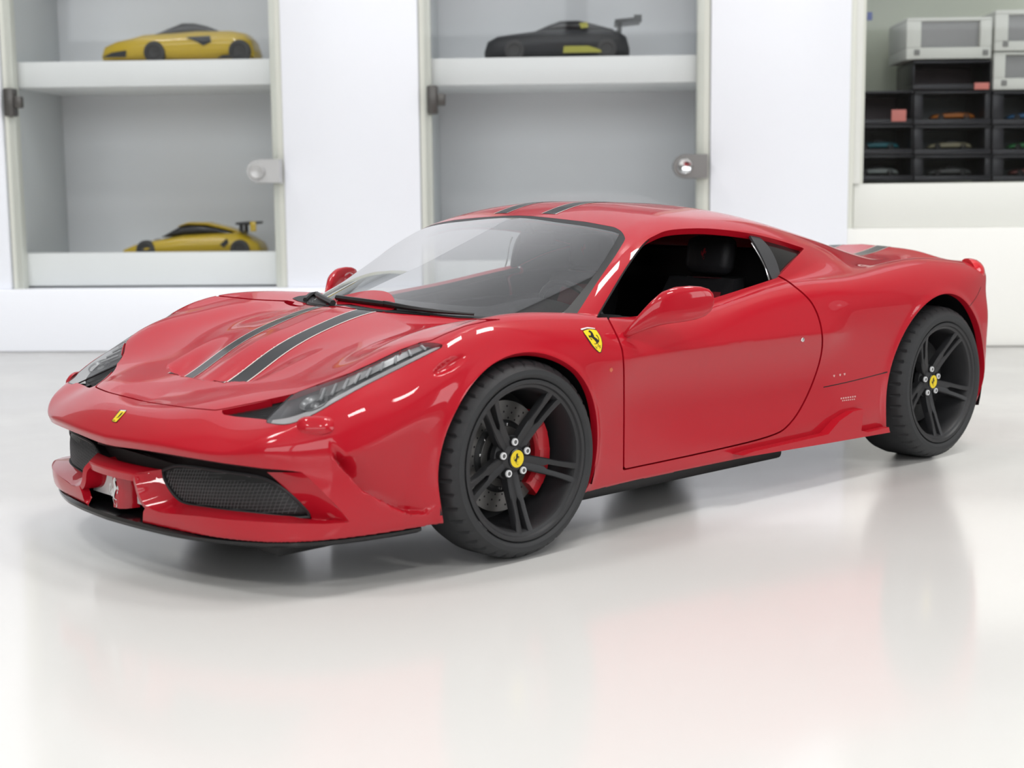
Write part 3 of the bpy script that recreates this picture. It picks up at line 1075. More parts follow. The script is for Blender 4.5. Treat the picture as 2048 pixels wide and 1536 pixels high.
def ruled(name, A, B, mt, parent, nseg=4, mirror=True, bulge=0.0, wall=0):
    """surface between two curves of equal length"""
    A = np.asarray(A); B = np.asarray(B); n = len(A)
    V = np.concatenate([A + (B - A) * t for t in np.linspace(0, 1, nseg + 1)])
    idx = np.arange((nseg + 1) * n).reshape(nseg + 1, n)
    a, b, c, d = idx[:-1, :-1].ravel(), idx[:-1, 1:].ravel(), idx[1:, 1:].ravel(), idx[1:, :-1].ravel()
    F = np.stack([a, b, c, d], 1)
    out = []
    for s in ((1, -1) if mirror else (1,)):
        o = mk(name, V * [1, s, 1], F if s == 1 else F[:, ::-1].copy(), mt, parent)
        out.append(o)
    return out


def solve_x(y, z, level, x0=1.5, x1=2.5):
    global NO_FLOOR
    NO_FLOOR = True
    lo = np.full(np.shape(y), x0); hi = np.full(np.shape(y), x1)
    for _ in range(30):
        m_ = (lo + hi) / 2
        f = F_pts(np.stack([m_, y, z], 1)) - level
        lo = np.where(f < 0, m_, lo); hi = np.where(f < 0, hi, m_)
    NO_FLOOR = False
    return (lo + hi) / 2


# dark inner wall behind the whole front opening
half = lambda q: clip(q, -q[0][:, 1] - 1e-9)
wallp = half(px_patch([(60, 780), (230, 880), (330, 895), (524, 922), (620, 930), (720, 1045), (690, 1062), (330, 1050), (60, 1050)], -.105, 8))
panel('bumper_core', wallp, mat('bumper_core_black', (.020, .012, .013), .55), car, 0, 'full')
ruled('nose_underside', cast(smooth_poly(NOSE[4:], False, 3)), cast(smooth_poly([(x, y + 4) for x, y in NOSE[4:]], False, 3), -.104), mat('undercut_dark', (.030, .010, .012), .5), car, 2)

# red tray of the lower bumper: from the lip edge back to the grille
A_px = [(267.5, 950.3), (272, 968), (279, 992), (290, 1010), (306, 1020), (325, 1026), (399.6, 1032.7), (466, 1040), (560, 1046), (640, 1048.5), (697, 1045),
        (699, 1040), (672, 1012), (648, 985.5), (620, 957), (604, 945)]
B_px = [(321.4, 942.5), (330, 958), (341, 980), (355, 997), (371, 1006), (390, 1010), (430, 1016), (499, 1024), (570, 1031), (606, 1036), (622, 1038),
        (622, 1034), (600, 1006), (576, 983), (549, 957), (534, 944.5)]
A3 = cast(A_px, 0.0)
B3 = cast(B_px, -.07)
A3[0] = (2.371, .161, .325); B3[0] = (2.300, .222, .338)
sA = smooth_poly(A3, False, 5, corner=(10,)); sB = smooth_poly(B3, False, 5, corner=(10,))
trays = ruled('lower_bumper_tray', sA, sB, 'red', car, 5)

# arched centre bridge over the number-plate recess
MBr = MB()
ys = np.linspace(-1, 1, 15)
rings = []
for t in ys:
    yf, yr = .163 * t, .224 * t
    xf = 2.386 - .016 * t * t; xr = 2.325 - .022 * t * t
    rings.append([(xf, yf, .325), (xf - .006, yf, .331), (xr, yr, .343), (xr, yr, .320), (xf - .03, yf, .300), (xf - .004, yf, .302)])
MBr.loft(rings)
for s in (1, -1):
    leg = []
    for k in range(0, 24):
        p = sA[k]
        yy = max(p[1] - .030, .05)
        leg.append([(p[0], s * p[1], p[2]), (p[0] - .012, s * (p[1] + .006), p[2] + .004), (p[0] - .12, s * (p[1] + .01), p[2] + .006), (p[0] - .13, s * (yy - .01), p[2] - .012), (p[0] - .004, s * (yy + .012), p[2] - .010)])
    MBr.loft(leg)
MBr.build('centre_bridge', 'red', car, deg=50)

# number-plate recess: white panel and a red mast with the horse
q = MB(); q.prism([(-.275, .200), (.275, .200), (.185, .318), (-.185, .318)], 2.288, 2.302, 'x'); q.build('plate_panel', mat('white_plate', (.78, .78, .77), .5), car)
q = MB(); q.prism([(2.294, -.050), (2.340, -.038), (2.356, -.020), (2.356, .020), (2.340, .038), (2.294, .050)], .186, .300, 'z')
mast = q.build('emblem_mast', 'red', car)

# prancing horse outline, unit box, facing left (drawn from the wing shield)
HB = .05208
HORSE = [[(690, 460), (705, 412), (745, 415), (800, 450), (845, 500), (880, 570), (905, 620), (900, 650), (960, 690), (1020, 730), (1070, 800), (1095, 850), (1090, 880), (1060, 860), (1045, 880),
          (1000, 905), (980, 850), (930, 790), (880, 740), (820, 690), (770, 670), (740, 690), (715, 680), (700, 630), (695, 580), (715, 590), (740, 620), (770, 610), (780, 570), (770, 520), (740, 490), (705, 485)],
         [(1060, 800), (1075, 740), (1050, 680), (1010, 630), (975, 590), (990, 570), (1030, 610), (1070, 670), (1095, 730), (1100, 800), (1090, 850)],
         [(760, 690), (790, 720), (830, 760), (825, 785), (800, 770), (770, 735)],
         [(1000, 890), (960, 915), (910, 915), (905, 930), (950, 938), (1010, 925), (1040, 900)],
         [(1030, 890), (1060, 950), (1050, 1010), (1040, 1060), (1060, 1050), (1075, 990), (1075, 940), (1050, 890)],
         [(945, 985), (990, 1050), (1030, 1090), (1020, 1110), (980, 1070), (950, 1010)]]
LETTER_S = [(1100, 985), (1160, 975), (1160, 990), (1120, 1005), (1155, 1050), (1145, 1090), (1110, 1095), (1105, 1080), (1135, 1070), (1095, 1010)]


def horse_unit():
    """horse polygons straightened into a unit square, x right, y up"""
    a = np.array(HORSE[0] + HORSE[4]); c = np.array([870.0, 740.0])
    out = []
    for p in HORSE:
        d = (np.array(p, float) - c) / 700
        y = -d[:, 1]; x = d[:, 0] + .45 * y           # undo the slant of the shield
        out.append(np.stack([x * 1.25, y], 1))
    return out


def flat_glyph(name, polys, fn, mt, parent, thick=0.0):
    """flat polygons mapped to 3D by fn(u, v) -> point, joined into one mesh"""
    bm = bmesh.new()
    for p in polys:
        vs = [bm.verts.new(Vector(fn(u, v)) * S) for u, v in p]
        f = bm.faces.new(vs)
        bmesh.ops.triangulate(bm, faces=[f])
    me = bpy.data.meshes.new(name)
    bm.to_mesh(me); bm.free()
    me.materials.append(M[mt])
    o = bpy.data.objects.new(name, me)
    return link(o, parent)


flat_glyph('horse_emblem', horse_unit(), lambda u, v: (2.3575, -u * .10, .243 + v * .105), 'chrome', mast)

# grille inserts
GR_px = [(325, 946), (336.5, 936.5), (366, 931.5), (449, 943), (516, 953), (549, 966), (582, 990), (615, 1023), (620, 1034), (582, 1035), (499, 1025), (416, 1016), (371, 1007), (355, 997), (338, 976)]
gp = px_patch(smooth_poly(GR_px, n=3, corner=(7, 8)), -.074, 4)
gi = px_patch([((x - 470) * .965 + 470, (y - 985) * .90 + 985) for x, y in smooth_poly(GR_px, n=3, corner=(7, 8))], -.074, 4)
frame_mesh = gp
for side in ('left', 'right'):
    fr = panel('side_grille', frame_mesh, 'black', car, .03, side)
# raised rims and wire mesh of the grilles
gl = smooth_poly(GR_px, n=4, corner=(7, 8))
g3 = cast(gl, -.070)
GRs = np.array(gl)
wires = MB()
for k in range(52):
    y0 = .16 + k * .0135
    z = np.linspace(.19, .40, 26); y = y0 + (z - .2) * .35
    x = solve_x(y, z, -.073)
    P = np.stack([x, y, z], 1)
    ins = poly_sd(proj(P), [((a - 470) * .97 + 470, (b - 985) * .93 + 985) for a, b in GRs]) < 0
    P = P[ins]
    if len(P) > 2:
        wires.tube(P, .0011, 3, False)
for k in range(16):
    z0 = .20 + k * .0115
    y = np.linspace(.2, .75, 30); z = z0 + (y - .4) * .10
    x = solve_x(y, z, -.073)
    P = np.stack([x, y, z], 1)
    ins = poly_sd(proj(P), [((a - 470) * .97 + 470, (b - 985) * .93 + 985) for a, b in GRs]) < 0
    P = P[ins]
    if len(P) > 2:
        wires.tube(P, .0008, 3, False)
WV = np.array(wires.V)
for s in (1, -1):
    o = mk('grille_mesh', WV * [1, s, 1], wires.F, mat('grille_wire', (.16, .16, .165), .35), car)
    o['kind'] = 'stuff'
    e = MB(); e.tube([tuple(p * [1, s, 1]) for p in np.concatenate([g3, g3[:1]])], .0055, 6, False)
    e.build('grille_rim', 'matte_black', car)

# front splitter blade: follows the bumper foot round to the wheels
def solve_y(x, z, y0=.3, y1=1.1):
    lo, hi = y0, y1
    for _ in range(24):
        m_ = (lo + hi) / 2
        if F_pts(np.array([[x, m_, z]]))[0] < 0:
            lo = m_
        else:
            hi = m_
    return lo


out = [(solve_x(np.array([y]), np.array([.20]), 0.0, 1.3)[0], y) for y in np.linspace(0, .72, 19)]
out += [(x, solve_y(x, .20)) for x in np.linspace(out[-1][0] - .05, 1.74, 9)]
out = np.array(out)
ins = np.interp(out[:, 1], [0, .35, .55, .75, .95], [-.010, -.008, .012, .030, .035])
tg = np.gradient(out, axis=0); tg /= np.linalg.norm(tg, axis=1)[:, None]
nrm_ = np.stack([tg[:, 1], -tg[:, 0]], 1)
edge = out - nrm_ * ins[:, None]
full = np.concatenate([edge[::-1] * [1, -1], edge[1:]])
nf_ = np.concatenate([nrm_[::-1] * [1, -1], nrm_[1:]])
q = MB(); rings = []
for (x, y), (nx, ny) in zip(full, nf_):
    rings.append([(x - nx * .14, y - ny * .14, .166), (x - nx * .012, y - ny * .012, .168), (x, y, .160), (x - nx * .002, y - ny * .002, .150), (x - nx * .03, y - ny * .03, .138), (x - nx * .14, y - ny * .14, .130)])
q.loft(rings)
q.build('front_splitter', 'gloss_black', car, deg=30)

# intake between bonnet and headlamp, with its mesh
sl = px_patch([(x + (1.5 if x < 500 else 0), y + 1.5) for x, y in SLOT], -.028, 4)
for side in ('left', 'right'):
    panel('lamp_intake', sl, 'dark', car, 0, side)
q = MB()
for k in range(44):
    t = k / 43
    p = cast([(455 + 100 * t, 834 + 6 * t), (462 + 118 * t, 816 - 12 * t)], -.022)
    q.tube([p[0], p[1]], .0011, 3, False)
for k in range(5):
    t = k / 5
    p = cast(smooth_poly([(452 + 6 * t, 831 - 8 * t), (510 - 2 * t, 836 - 18 * t), (560 - 8 * t, 838 - 32 * t)], False, 4), -.022)
    q.tube(p, .0009, 3, False)
WV = np.array(q.V)
for s in (1, -1):
    o = mk('intake_mesh', WV * [1, s, 1], q.F, M['matte_black'], car)
    o['kind'] = 'stuff'

# ---- headlamps
M['lamp_grey'] = mat('lamp_reflector', (.34, .345, .35), .30, metal=.5)
M['lamp_dark'] = mat('lamp_black', (.055, .056, .06), .35)
low = [(541.9, 846.5), (570, 848), (598, 841.5), (631, 826.5), (677.8, 799.6), (724.7, 774), (795, 738.7), (865.4, 703.5), (880, 695)]
upp = [(560.6, 813.4), (586.4, 790), (607.5, 780.5), (654.4, 765.3), (701, 747.7), (748, 726.6), (795, 704.4), (841.9, 687), (876, 688)]
low_s = smooth_poly(low, False, 5); upp_s = smooth_poly(upp, False, 5)
for side, s in (('left', 1), ('right', -1)):
    L = empty('headlamp', tuple(cast([(640, 815)])[0] * [1, s, 1])) if False else None
    hs = panel('headlamp', px_patch([((x - 660) * 1.01 + 660, (y - 780) * 1.01 + 780) for x, y in LAMP], -.022, 4), 'lamp_dark', car, 0, side)
    a3 = cast(low_s, -.002) * [1, s, 1]; b3 = cast(low_s + (upp_s - low_s) * np.linspace(.20, .26, len(low_s))[:, None], -.018) * [1, s, 1]
    ruled('chrome_strip', a3, b3, mat('silver_strip', (.82, .82, .83), .28, metal=.25), hs, 2, mirror=False)
    r0, r1 = low_s + (upp_s - low_s) * .45, low_s + (upp_s - low_s) * .93
    n0 = int(len(low_s) * .36)
    ruled('led_panel', cast(r0[n0:-3], -.018) * [1, s, 1], cast(r1[n0:-3], -.012) * [1, s, 1], 'lamp_grey', hs, 2, mirror=False)
    for k in range(9):
        i = n0 + 1 + k * (len(low_s) - n0 - 5) / 9
        i0 = int(i); fr_ = i - i0
        c0 = r0[i0] * (1 - fr_) + r0[i0 + 1] * fr_; c1 = r1[i0] * (1 - fr_) + r1[i0 + 1] * fr_
        p = cast([c0, c0 * .25 + c1 * .75], -.011) * [1, s, 1]
        qq = MB(); qq.tube([p[0], p[1]], .0045, 5); qq.build('led', mat('led_white', (.55, .56, .57), .25) if 'led' not in M else M['led'], hs)
        if 'led' not in M:
            M['led'] = bpy.data.materials['led_white']
    # projector bowl in the wide front part
    c = cast([(628, 806)], -.014)[0] * [1, s, 1]
    qq = MB()
    nrm = Vector(grad_pts(np.array([c * [1, s, 1]]))[0] * [1, s, 1]).normalized()
    R = nrm.to_track_quat('Z', 'Y').to_matrix()
    ring = []
    for (rr, hh) in ((.056, .004), (.048, -.006), (.030, -.012), (.004, -.004)):
        ring.append([tuple(Vector(c) + R @ Vector((rr * math.cos(t), rr * .8 * math.sin(t), hh))) for t in np.linspace(0, 2 * math.pi, 20, endpoint=False)])
    qq.loft(ring, cap=False)
    qq.build('projector_lamp', 'lamp_grey', hs)
    panel('clear_cover', sub(lamp, -.001), 'lens', hs, 0, side)
    e = MB(); e.tube([tuple(p * [1, s, 1]) for p in cast(np.concatenate([LAMP, LAMP[:1]]), -.004)], .0028, 5, False)
    e.build('lamp_bezel', 'gloss_black', hs)
    # washer cap below the lamp
    c = cast([(630, 849)], 0.0)[0]
    g = grad_pts(np.array([c]))[0]; g /= np.linalg.norm(g)
    R = Vector(g * [1, s, 1]).to_track_quat('Z', 'Y').to_matrix()
    qq = MB(); ring = []
    for (rr, hh) in ((1.18, -.004), (1.0, .004), (.8, .010), (.4, .0125), (.02, .013)):
        ring.append([tuple(Vector(c * [1, s, 1]) + R @ Vector((.050 * rr * math.copysign(abs(math.cos(t)) ** .7, math.cos(t)), .028 * rr * math.copysign(abs(math.sin(t)) ** .7, math.sin(t)), hh))) for t in np.linspace(0, 2 * math.pi, 24, endpoint=False)])
    qq.loft(ring, cap=False); qq.build('washer_cap', 'red', car, deg=60)

# ---- badges
nb = decal('nose_badge', [(240, 819.5), (254.5, 820.5), (233.5, 846), (222.5, 843)], .0012, 'ink', car)
decal('badge_field', [(240.5, 822.5), (252.5, 823.2), (232.8, 844.8), (224.3, 842.3)], .0020, 'yellow', nb)
decal('badge_crown', [(240.9, 820.4), (253.7, 821.2), (252.2, 823.2), (239.8, 822.5)], .0021, 'white', nb)
decal('badge_horse', [(245.5, 825.3), (246.8, 826), (244.5, 828.8), (242.8, 831.2), (240.5, 833), (238.6, 835.5), (233.8, 836.9), (233.6, 836.0), (237.3, 834.4), (238.7, 831.6), (240.9, 829.9), (241.4, 828.6)], .0028, 'ink', nb, 1.0)
decal('badge_letters', [(227.2, 840.5), (231.8, 841.2), (231.0, 842.3), (226.2, 841.5)], .0028, 'ink', nb, 1.0)
sh = lambda L: [(1140 + x * HB, 640 + y * HB) for x, y in L]
SHIELD = [(480, 405), (560, 375), (660, 352), (800, 350), (990, 375), (1050, 450), (1150, 590), (1210, 730), (1240, 900), (1235, 1060), (1195, 1235), (1150, 1270), (1100, 1262), (960, 1140), (820, 980), (660, 740), (540, 550)]
SHY = [(495, 445), (560, 410), (660, 378), (760, 368), (880, 378), (985, 400), (1040, 470), (1130, 610), (1185, 740), (1212, 900), (1205, 1050), (1165, 1225), (1110, 1238), (970, 1110), (840, 950), (690, 720), (560, 545)]
sb = decal('wing_shield', sh(SHIELD), .0014, 'ink', car, 2, True)
decal('shield_field', sh(SHY), .0022, 'yellow', sb, 2, True)
decal('shield_crown', sh([(390, 350), (400, 385), (440, 395), (640, 330), (960, 352), (965, 325), (650, 285)]), .0022, 'white', sb, 1.5, True)
decal('shield_horse', [sh(p) for p in HORSE], .0030, 'ink', sb, .7, True)
decal('shield_letter', sh(LETTER_S), .0030, 'ink', sb, .8, True)


# ------------------------------------------------------------------ wheels
def wheel(x, z, yout, R, Rr, width, side, disc, steer=0.0):
    """one wheel with tyre, rim, spokes, nuts, cap, disc and caliper; yout = outer face"""
    s = side
    W_ = empty('wheel_hub', (0, 0, 0)); bpy.data.objects.remove(W_)
    def pt(r, a, h):
        # a measured from the top towards the rear; h = distance inward from the outer face
        dx, dz = -r * math.sin(a), r * math.cos(a)
        return (x + dx, s * (yout - h), z + dz)
    # tyre: lathe with shoulder notches
    n = 252
    prof = [(Rr - .004, .030), (Rr + .001, .008), (Rr + .006, .001), (Rr + .016, -.004), (Rr + .032, -.003), (R - .026, .006), (R - .012, .018), (R - .004, .036), (R, .066),
            (R, width * .5), (R, width - .06), (R - .010, width - .02), (R - .04, width), (Rr, width - .01)]
    V = []; F = []
    k = len(prof)
    for i in range(n):
        a = 2 * math.pi * i / n
        notch = (i % 6) == 0
        for j, (r, h) in enumerate(prof):
            if notch and j in (7,):
                r -= .010
            if notch and j in (6,):
                r -= .007
            V.append(pt(r, a, h))
    for i in range(n):
        j2 = (i + 1) % n
        for q in range(k - 1):
            F.append((i * k + q, j2 * k + q, j2 * k + q + 1, i * k + q + 1) if s > 0 else (i * k + q + 1, j2 * k + q + 1, j2 * k + q, i * k + q))
    tyre = mk('tyre', V, F, 'tyre', car)
    auto(tyre, 28)
    # rim barrel and lip
    m_ = MB()
    pr = [(Rr - .001, .010), (Rr - .002, .003), (Rr - .008, .001), (Rr - .016, .004), (Rr - .020, .012), (Rr - .030, .016), (Rr - .036, .030), (Rr - .040, .10), (Rr - .052, width - .02)]
    ring = [[pt(r, 2 * math.pi * i / 72, h) for i in range(72)] for r, h in pr]
    m_.loft(ring, cap=False)
    rim = m_.build('rim', 'rim', car, deg=40)
    # five split spokes, dished towards the hub
    def dish(r):
        t = (r - .05) / (Rr - .07)
        return .074 - .062 * max(0, min(1, t)) ** 1.3
    for q in range(5):
        a0 = math.radians(36 + 72 * q)
        m_ = MB()
        # (radius, half width, slot half width)
        secs = [(.028, .026, 0), (.050, .026, 0), (.075, .0275, 0), (.10, .0285, 0), (.118, .029, 0), (.135, .0295, .001), (.150, .0295, .0085), (.18, .030, .010), (.21, .032, .0115), (.235, .035, .013), (Rr - .026, .039, .015)]
        for sg in (1, -1):
            rings = []
            for (r, hw, sw) in secs:
                bend = .10 * (.16 - min(r, .16))          # slight sweep near the hub
                d = dish(r)
                e0, e1 = sg * sw, sg * hw
                th = .030 + .012 * (1 - r / Rr)
                def P(e, h, r=r, bend=bend):
                    return pt(r, a0 + (e + bend * .35) / r, h)
                c = .15
                rings.append([P(e0, d + .002), P(e0 + (e1 - e0) * c, d), P(e0 + (e1 - e0) * (1 - c), d), P(e1, d + .005), P(e1 * .92, d + th), P(e0, d + th)])
            m_.loft(rings)
        m_.build('spoke', 'rim', rim, deg=40)
    # hub with counter-bored nuts and cap
    m_ = MB()
    pr = [(.078, .110), (.078, .088), (.070, .082), (.052, .076), (.040, .063), (.036, .061), (.001, .061)]
    m_.loft([[pt(r, 2 * math.pi * i / 40, h) for i in range(40)] for r, h in pr], cap=False)
    m_.build('hub', 'rim', rim, deg=40)
    for q in range(5):
        a0 = math.radians(72 * q - 2)
        cx = pt(.0585, a0, 0)
        m_ = MB()
        rr = [(.0175, .085), (.0175, .073), (.0168, .0665)]
        m_.loft([[(cx[0] + r * math.cos(t), s * (yout - h), cx[2] + r * math.sin(t)) for t in np.linspace(0, 2 * math.pi, 16, endpoint=False)] for r, h in rr], cap=True)
        m_.build('nut_seat', 'dark', rim)
        m_ = MB()
        rr = [(.0128, .075), (.0128, .061), (.0118, .0595), (.0078, .0595), (.0074, .0605)]
        m_.loft([[(cx[0] + r * math.cos(t), s * (yout - h), cx[2] + r * math.sin(t)) for t in np.linspace(0, 2 * math.pi, 16, endpoint=False)] for r, h in rr], cap=False)
        m_.build('wheel_nut', mat('nut_white', (.78, .78, .79), .3) if 'nut' not in M else M['nut'], rim, deg=40)
        if 'nut' not in M:
            M['nut'] = bpy.data.materials['nut_white']
        m_ = MB(); m_.loft([[(cx[0] + r * math.cos(t), s * (yout - .0602), cx[2] + r * math.sin(t)) for t in np.linspace(0, 2 * math.pi, 12, endpoint=False)] for r in (.0076, .0005)], cap=False); m_.build('nut_socket', 'screw_grey', rim)
    m_ = MB()
    m_.loft([[pt(r, 2 * math.pi * i / 32, h) for i in range(32)] for r, h in ((.037, .064), (.036, .057), (.033, .0555), (.001, .0555))], cap=False)
    m_.build('cap_ring', 'gloss_black', rim, deg=40)
    m_ = MB()
    m_.loft([[pt(r, 2 * math.pi * i / 32, h) for i in range(32)] for r, h in ((.0305, .0555), (.030, .0545), (.001, .0545))], cap=False)
    cap = m_.build('centre_cap', 'yellow', rim, deg=40)
    flat_glyph('cap_horse', horse_unit(), lambda u, v: (x - s * (-u * .040), s * (yout - .0540), z + v * .042), 'ink', cap)
    # backing plate, disc and caliper
    m_ = MB(); m_.loft([[pt(r, 2 * math.pi * i / 48, width - .03) for i in range(48)] for r in (Rr - .04, .001)], cap=False); m_.build('wheel_back', 'dark', rim)
    m_ = MB()
    hd = .135
    m_.loft([[pt(r, 2 * math.pi * i / 64, h) for i in range(64)] for r, h in ((.195, hd + .02), (.195, hd), (.115, hd), (.105, hd - .012), (.001, hd - .012))], cap=False)
    db = m_.build('brake_disc', disc, car, deg=30)
    if disc == 'steel':
        hs_ = []
        for q in range(26):
            for w_ in range(3):
                a = 2 * math.pi * (q + w_ * .33) / 26; r = .135 + .02 * w_
                c_ = pt(r, a, hd - .0006)
                hs_.append([(c_[0] + .0038 * math.cos(t), c_[2] + .0038 * math.sin(t)) for t in np.linspace(0, 2 * math.pi, 8, endpoint=False)])
        o = flat_glyph('disc_holes', hs_, lambda u, v: (u, s * (yout - hd + .0008), v), 'dark', db)
        o['kind'] = 'stuff'
        # bell face, dark with small bright bolts
        m_ = MB()
        m_.loft([[pt(r, 2 * math.pi * i / 48, h) for i in range(48)] for r, h in ((.128, hd - .001), (.118, hd - .010), (.04, hd - .014))], cap=False)
        m_.build('disc_bell', 'black', db, deg=30)
        for q in range(12):
            c_ = pt(.112, 2 * math.pi * (q + .3) / 12, hd - .011)
            m_ = MB(); m_.box(c_, (.007, .006, .010), .001); m_.build('disc_bolt', 'chrome', db)
        m_ = MB()
        rings = []
        for a in np.radians(np.linspace(48, 138, 13)):
            rings.append([pt(.140, a, hd - .022), pt(.150, a, hd - .034), pt(.200, a, hd - .034), pt(.215, a, hd - .015), pt(.215, a, hd + .05), pt(.140, a, hd + .05)])
        m_.loft(rings)
        cal = m_.build('brake_caliper', mat('caliper_red', (.42, .004, .012), .3, coat=.6), car, deg=30)
        for a in np.radians((66, 93, 120)):
            m_ = MB()
            m_.loft([[pt(r, a - .10, hd - .036), pt(r, a + .10, hd - .036), pt(r, a + .10, hd - .03), pt(r, a - .10, hd - .03)] for r in (.152, .200)])
            m_.build('caliper_rib', bpy.data.materials['caliper_red'], cal, deg=20)
    # dark arch liner
    m_ = MB()
    inner = .64
    cx_, cz_, ra, rb = (AF[0], AF[1], AF[2], AF[2]) if x > 0 else (AR[0], AR[1], AR[2], AR[3])
    an = np.linspace(math.radians(-21), math.radians(201), 40)
    ring = []
    for (g_, yy_) in ((.004, .945), (.012, .93), (.022, .85), (.022, inner)):
        ring.append([(cx_ + (ra + g_) * math.cos(t), s * yy_, cz_ + (rb + g_) * math.sin(t)) for t in an])
    m_.loft(ring, cap=False, close=False)
    ring2 = [ring[-1], [(cx_, s * inner, .16)] * len(an)]
    m_.loft(ring2, cap=False, close=False)
    m_.build('arch_liner', 'black', car, deg=60)


M['screw_grey'] = mat('nut_socket_grey', (.10, .10, .10), .5)
M['steel'] = mat('brake_steel', (.16, .155, .15), .38, metal=.7)
for s in (1, -1):
    wheel(HF[0], HF[1] - .003, .968, .345, .281, .235, s, 'steel')
    wheel(HR[0], HR[1], .975, .353, .281, .290, s, 'black')


# ------------------------------------------------------------------ glazing, mirrors, wipers, cabin
INNER = [(900, 437), (1016, 435.5), (1065, 438), (1114, 445), (1172.5, 453), (1225, 463.5), (1234, 467.5), (1236, 474), (1192, 545), (1139.3, 611.5), (1121, 626), (1095, 633), (1055, 635.5),
         (996.7, 635), (918.6, 632), (858, 625.5), (800, 620.5), (744.6, 616), (706, 611), (640, 604), (560, 596)]
fs = px_field(screen, smooth_poly(INNER, n=3))
clear, border = cut(screen, fs)
wsc = panel('windscreen', clear, 'screen', car, 0)
panel('windscreen_border', sub(border, -.0005), 'black', wsc, .006)
decal('mirror_patch', [(1012, 434.5), (1059, 438), (1003, 459), (982, 457.5)], -.002, 'black', wsc, 4)

# interior mirror behind the screen
q = MB()
c = CAM[:3] + 5.62 * rays([(1030, 492)])[0]
q.box((.34, 0, 1.045), (.03, .20, .06), .012)
q.tube([(.36, 0, 1.07), (.43, 0, 1.13)], .008, 6)
q.build('rear_view_mirror', 'black', car)

# wipers
def wiper(path, r, name='wiper_blade', lift=.012):
    P = cast(smooth_poly(path, False, 4)) + np.array([.004, 0, .010])
    m_ = MB(); m_.tube(P, r, 6)
    return m_.build(name, 'black', car)
w = wiper([(676, 600), (720, 606), (772, 613)], .011)
wiper([(770, 612), (820, 621), (880, 628.5), (950, 634)], [.012, .012, .011, .011, .010, .010, .009, .009, .008, .007, .006, .005, .005], 'wiper_arm')
wiper([(612, 604), (622, 594), (634, 592)], .010)
wiper([(634, 592), (646, 600), (668, 611)], .012, 'wiper_arm')
q = MB()
for y in np.linspace(-.5, .5, 21):
    pass
# black cowl strip below the screen
cw = px_patch([(560, 598), (640, 606), (706, 614), (744, 619), (858, 628), (918, 635), (918, 640), (858, 634), (744, 625), (706, 620), (640, 611), (560, 604)], -.014, 4)
panel('cowl', half(cw), 'matte_black', car, 0, 'full')
decal('cowl_patch', [(584, 597), (598, 592.5), (640, 588.5), (655, 600), (652, 611), (611, 606.5), (594, 602)], .0015, 'matte_black', car, 3)  # flat black patch in place of the recessed cowl corner

# quarter lights and black pillar blades in the side openings
PIL = [(1496, 464), (1506, 462), (1535, 490), (1552, 520), (1562, 553), (1545, 560), (1536, 540), (1520, 505)]
QTR = [(1500, 462), (1560, 478), (1612, 494), (1560, 556), (1540, 562), (1530, 520)]
qm = px_patch(QTR, -.022, 4); pm = px_patch(smooth_poly(PIL, n=3, corner=(0, 1, 4, 5)), -.010, 4)
for side in ('left', 'right'):
    panel('quarter_light', qm, 'gloss_black', car, 0, side)
    p_ = panel('pillar_blade', pm, mat('pillar_grey', (.045, .046, .05), .45) if 'pillar' not in M else M['pillar'], car, .01, side)
    M['pillar'] = bpy.data.materials['pillar_grey']
    s = 1 if side == 'left' else -1
    m_ = MB(); m_.tube([tuple(p * [1, s, 1]) for p in cast(smooth_poly([(1503, 486), (1520, 515), (1532, 540), (1538, 560)], False, 4), -.006)], .0035, 5)
    m_.build('pillar_trim', 'chrome', p_)
WS = smooth_poly(WINDOW, n=1)
for s in (1, -1):
    m_ = MB(); m_.tube([tuple(p * [1, s, 1]) for p in cast(smooth_poly([(1192, 633), (1210.5, 601.8), (1250, 536), (1285.5, 487), (1311, 469.4), (1344, 458.8), (1414.4, 456), (1496.4, 465), (1555, 479), (1608, 495.5)], False, 5), -.012)], .009, 6)
    m_.build('window_seal', 'black', car)

# door mirrors
def on_y(px, y):
    d = rays([px])[0]; t = (y - CAM[1]) / d[1]
    return CAM[:3] + t * d
for s in (1, -1):
    secs = [((1248, 672), .905, .012, .020), ((1258, 665), .935, .018, .024), ((1272, 653), .953, .027, .026), ((1290, 639), .972, .040, .030), ((1308, 627), .990, .052, .040), ((1328, 616), 1.010, .062, .052),
            ((1350, 610), 1.030, .066, .058), ((1375, 607.5), 1.050, .065, .058), ((1398, 606), 1.068, .060, .052), ((1414, 605), 1.080, .050, .042), ((1423, 605), 1.088, .034, .026), ((1427, 605), 1.091, .010, .008)]
    m_ = MB(); rings = []
    for px_, y_, hz, hx in secs:
        c = on_y(px_, y_)
        ring = []
        for k in range(24):
            an = 2 * math.pi * k / 24
            ca, sa = math.cos(an), math.sin(an)
            ex = hx * math.copysign(abs(ca) ** .9, ca) * (1.0 if ca > 0 else .5)
            ez = hz * math.copysign(abs(sa) ** .9, sa)
            ex += .35 * hx * (-sa) * (1 if sa < 0 else .4)         # lower lip reaches forward
            ring.append((c[0] + ex, s * c[1], c[2] + ez))
        rings.append(ring)
    m_.loft(rings)
    mir = m_.build('door_mirror', 'red', car, deg=70)
    c = on_y((1372, 608), 1.048)
    m_ = MB()
    m_.loft([[(c[0] - h - 2.3 * .024 * math.cos(t), s * (c[1] + .024 * math.cos(t)), c[2] + .040 * math.sin(t)) for t in np.linspace(0, 2 * math.pi, 20, endpoint=False)] for h in (.026, .031)])
    m_.build('mirror_glass', 'chrome', mir)

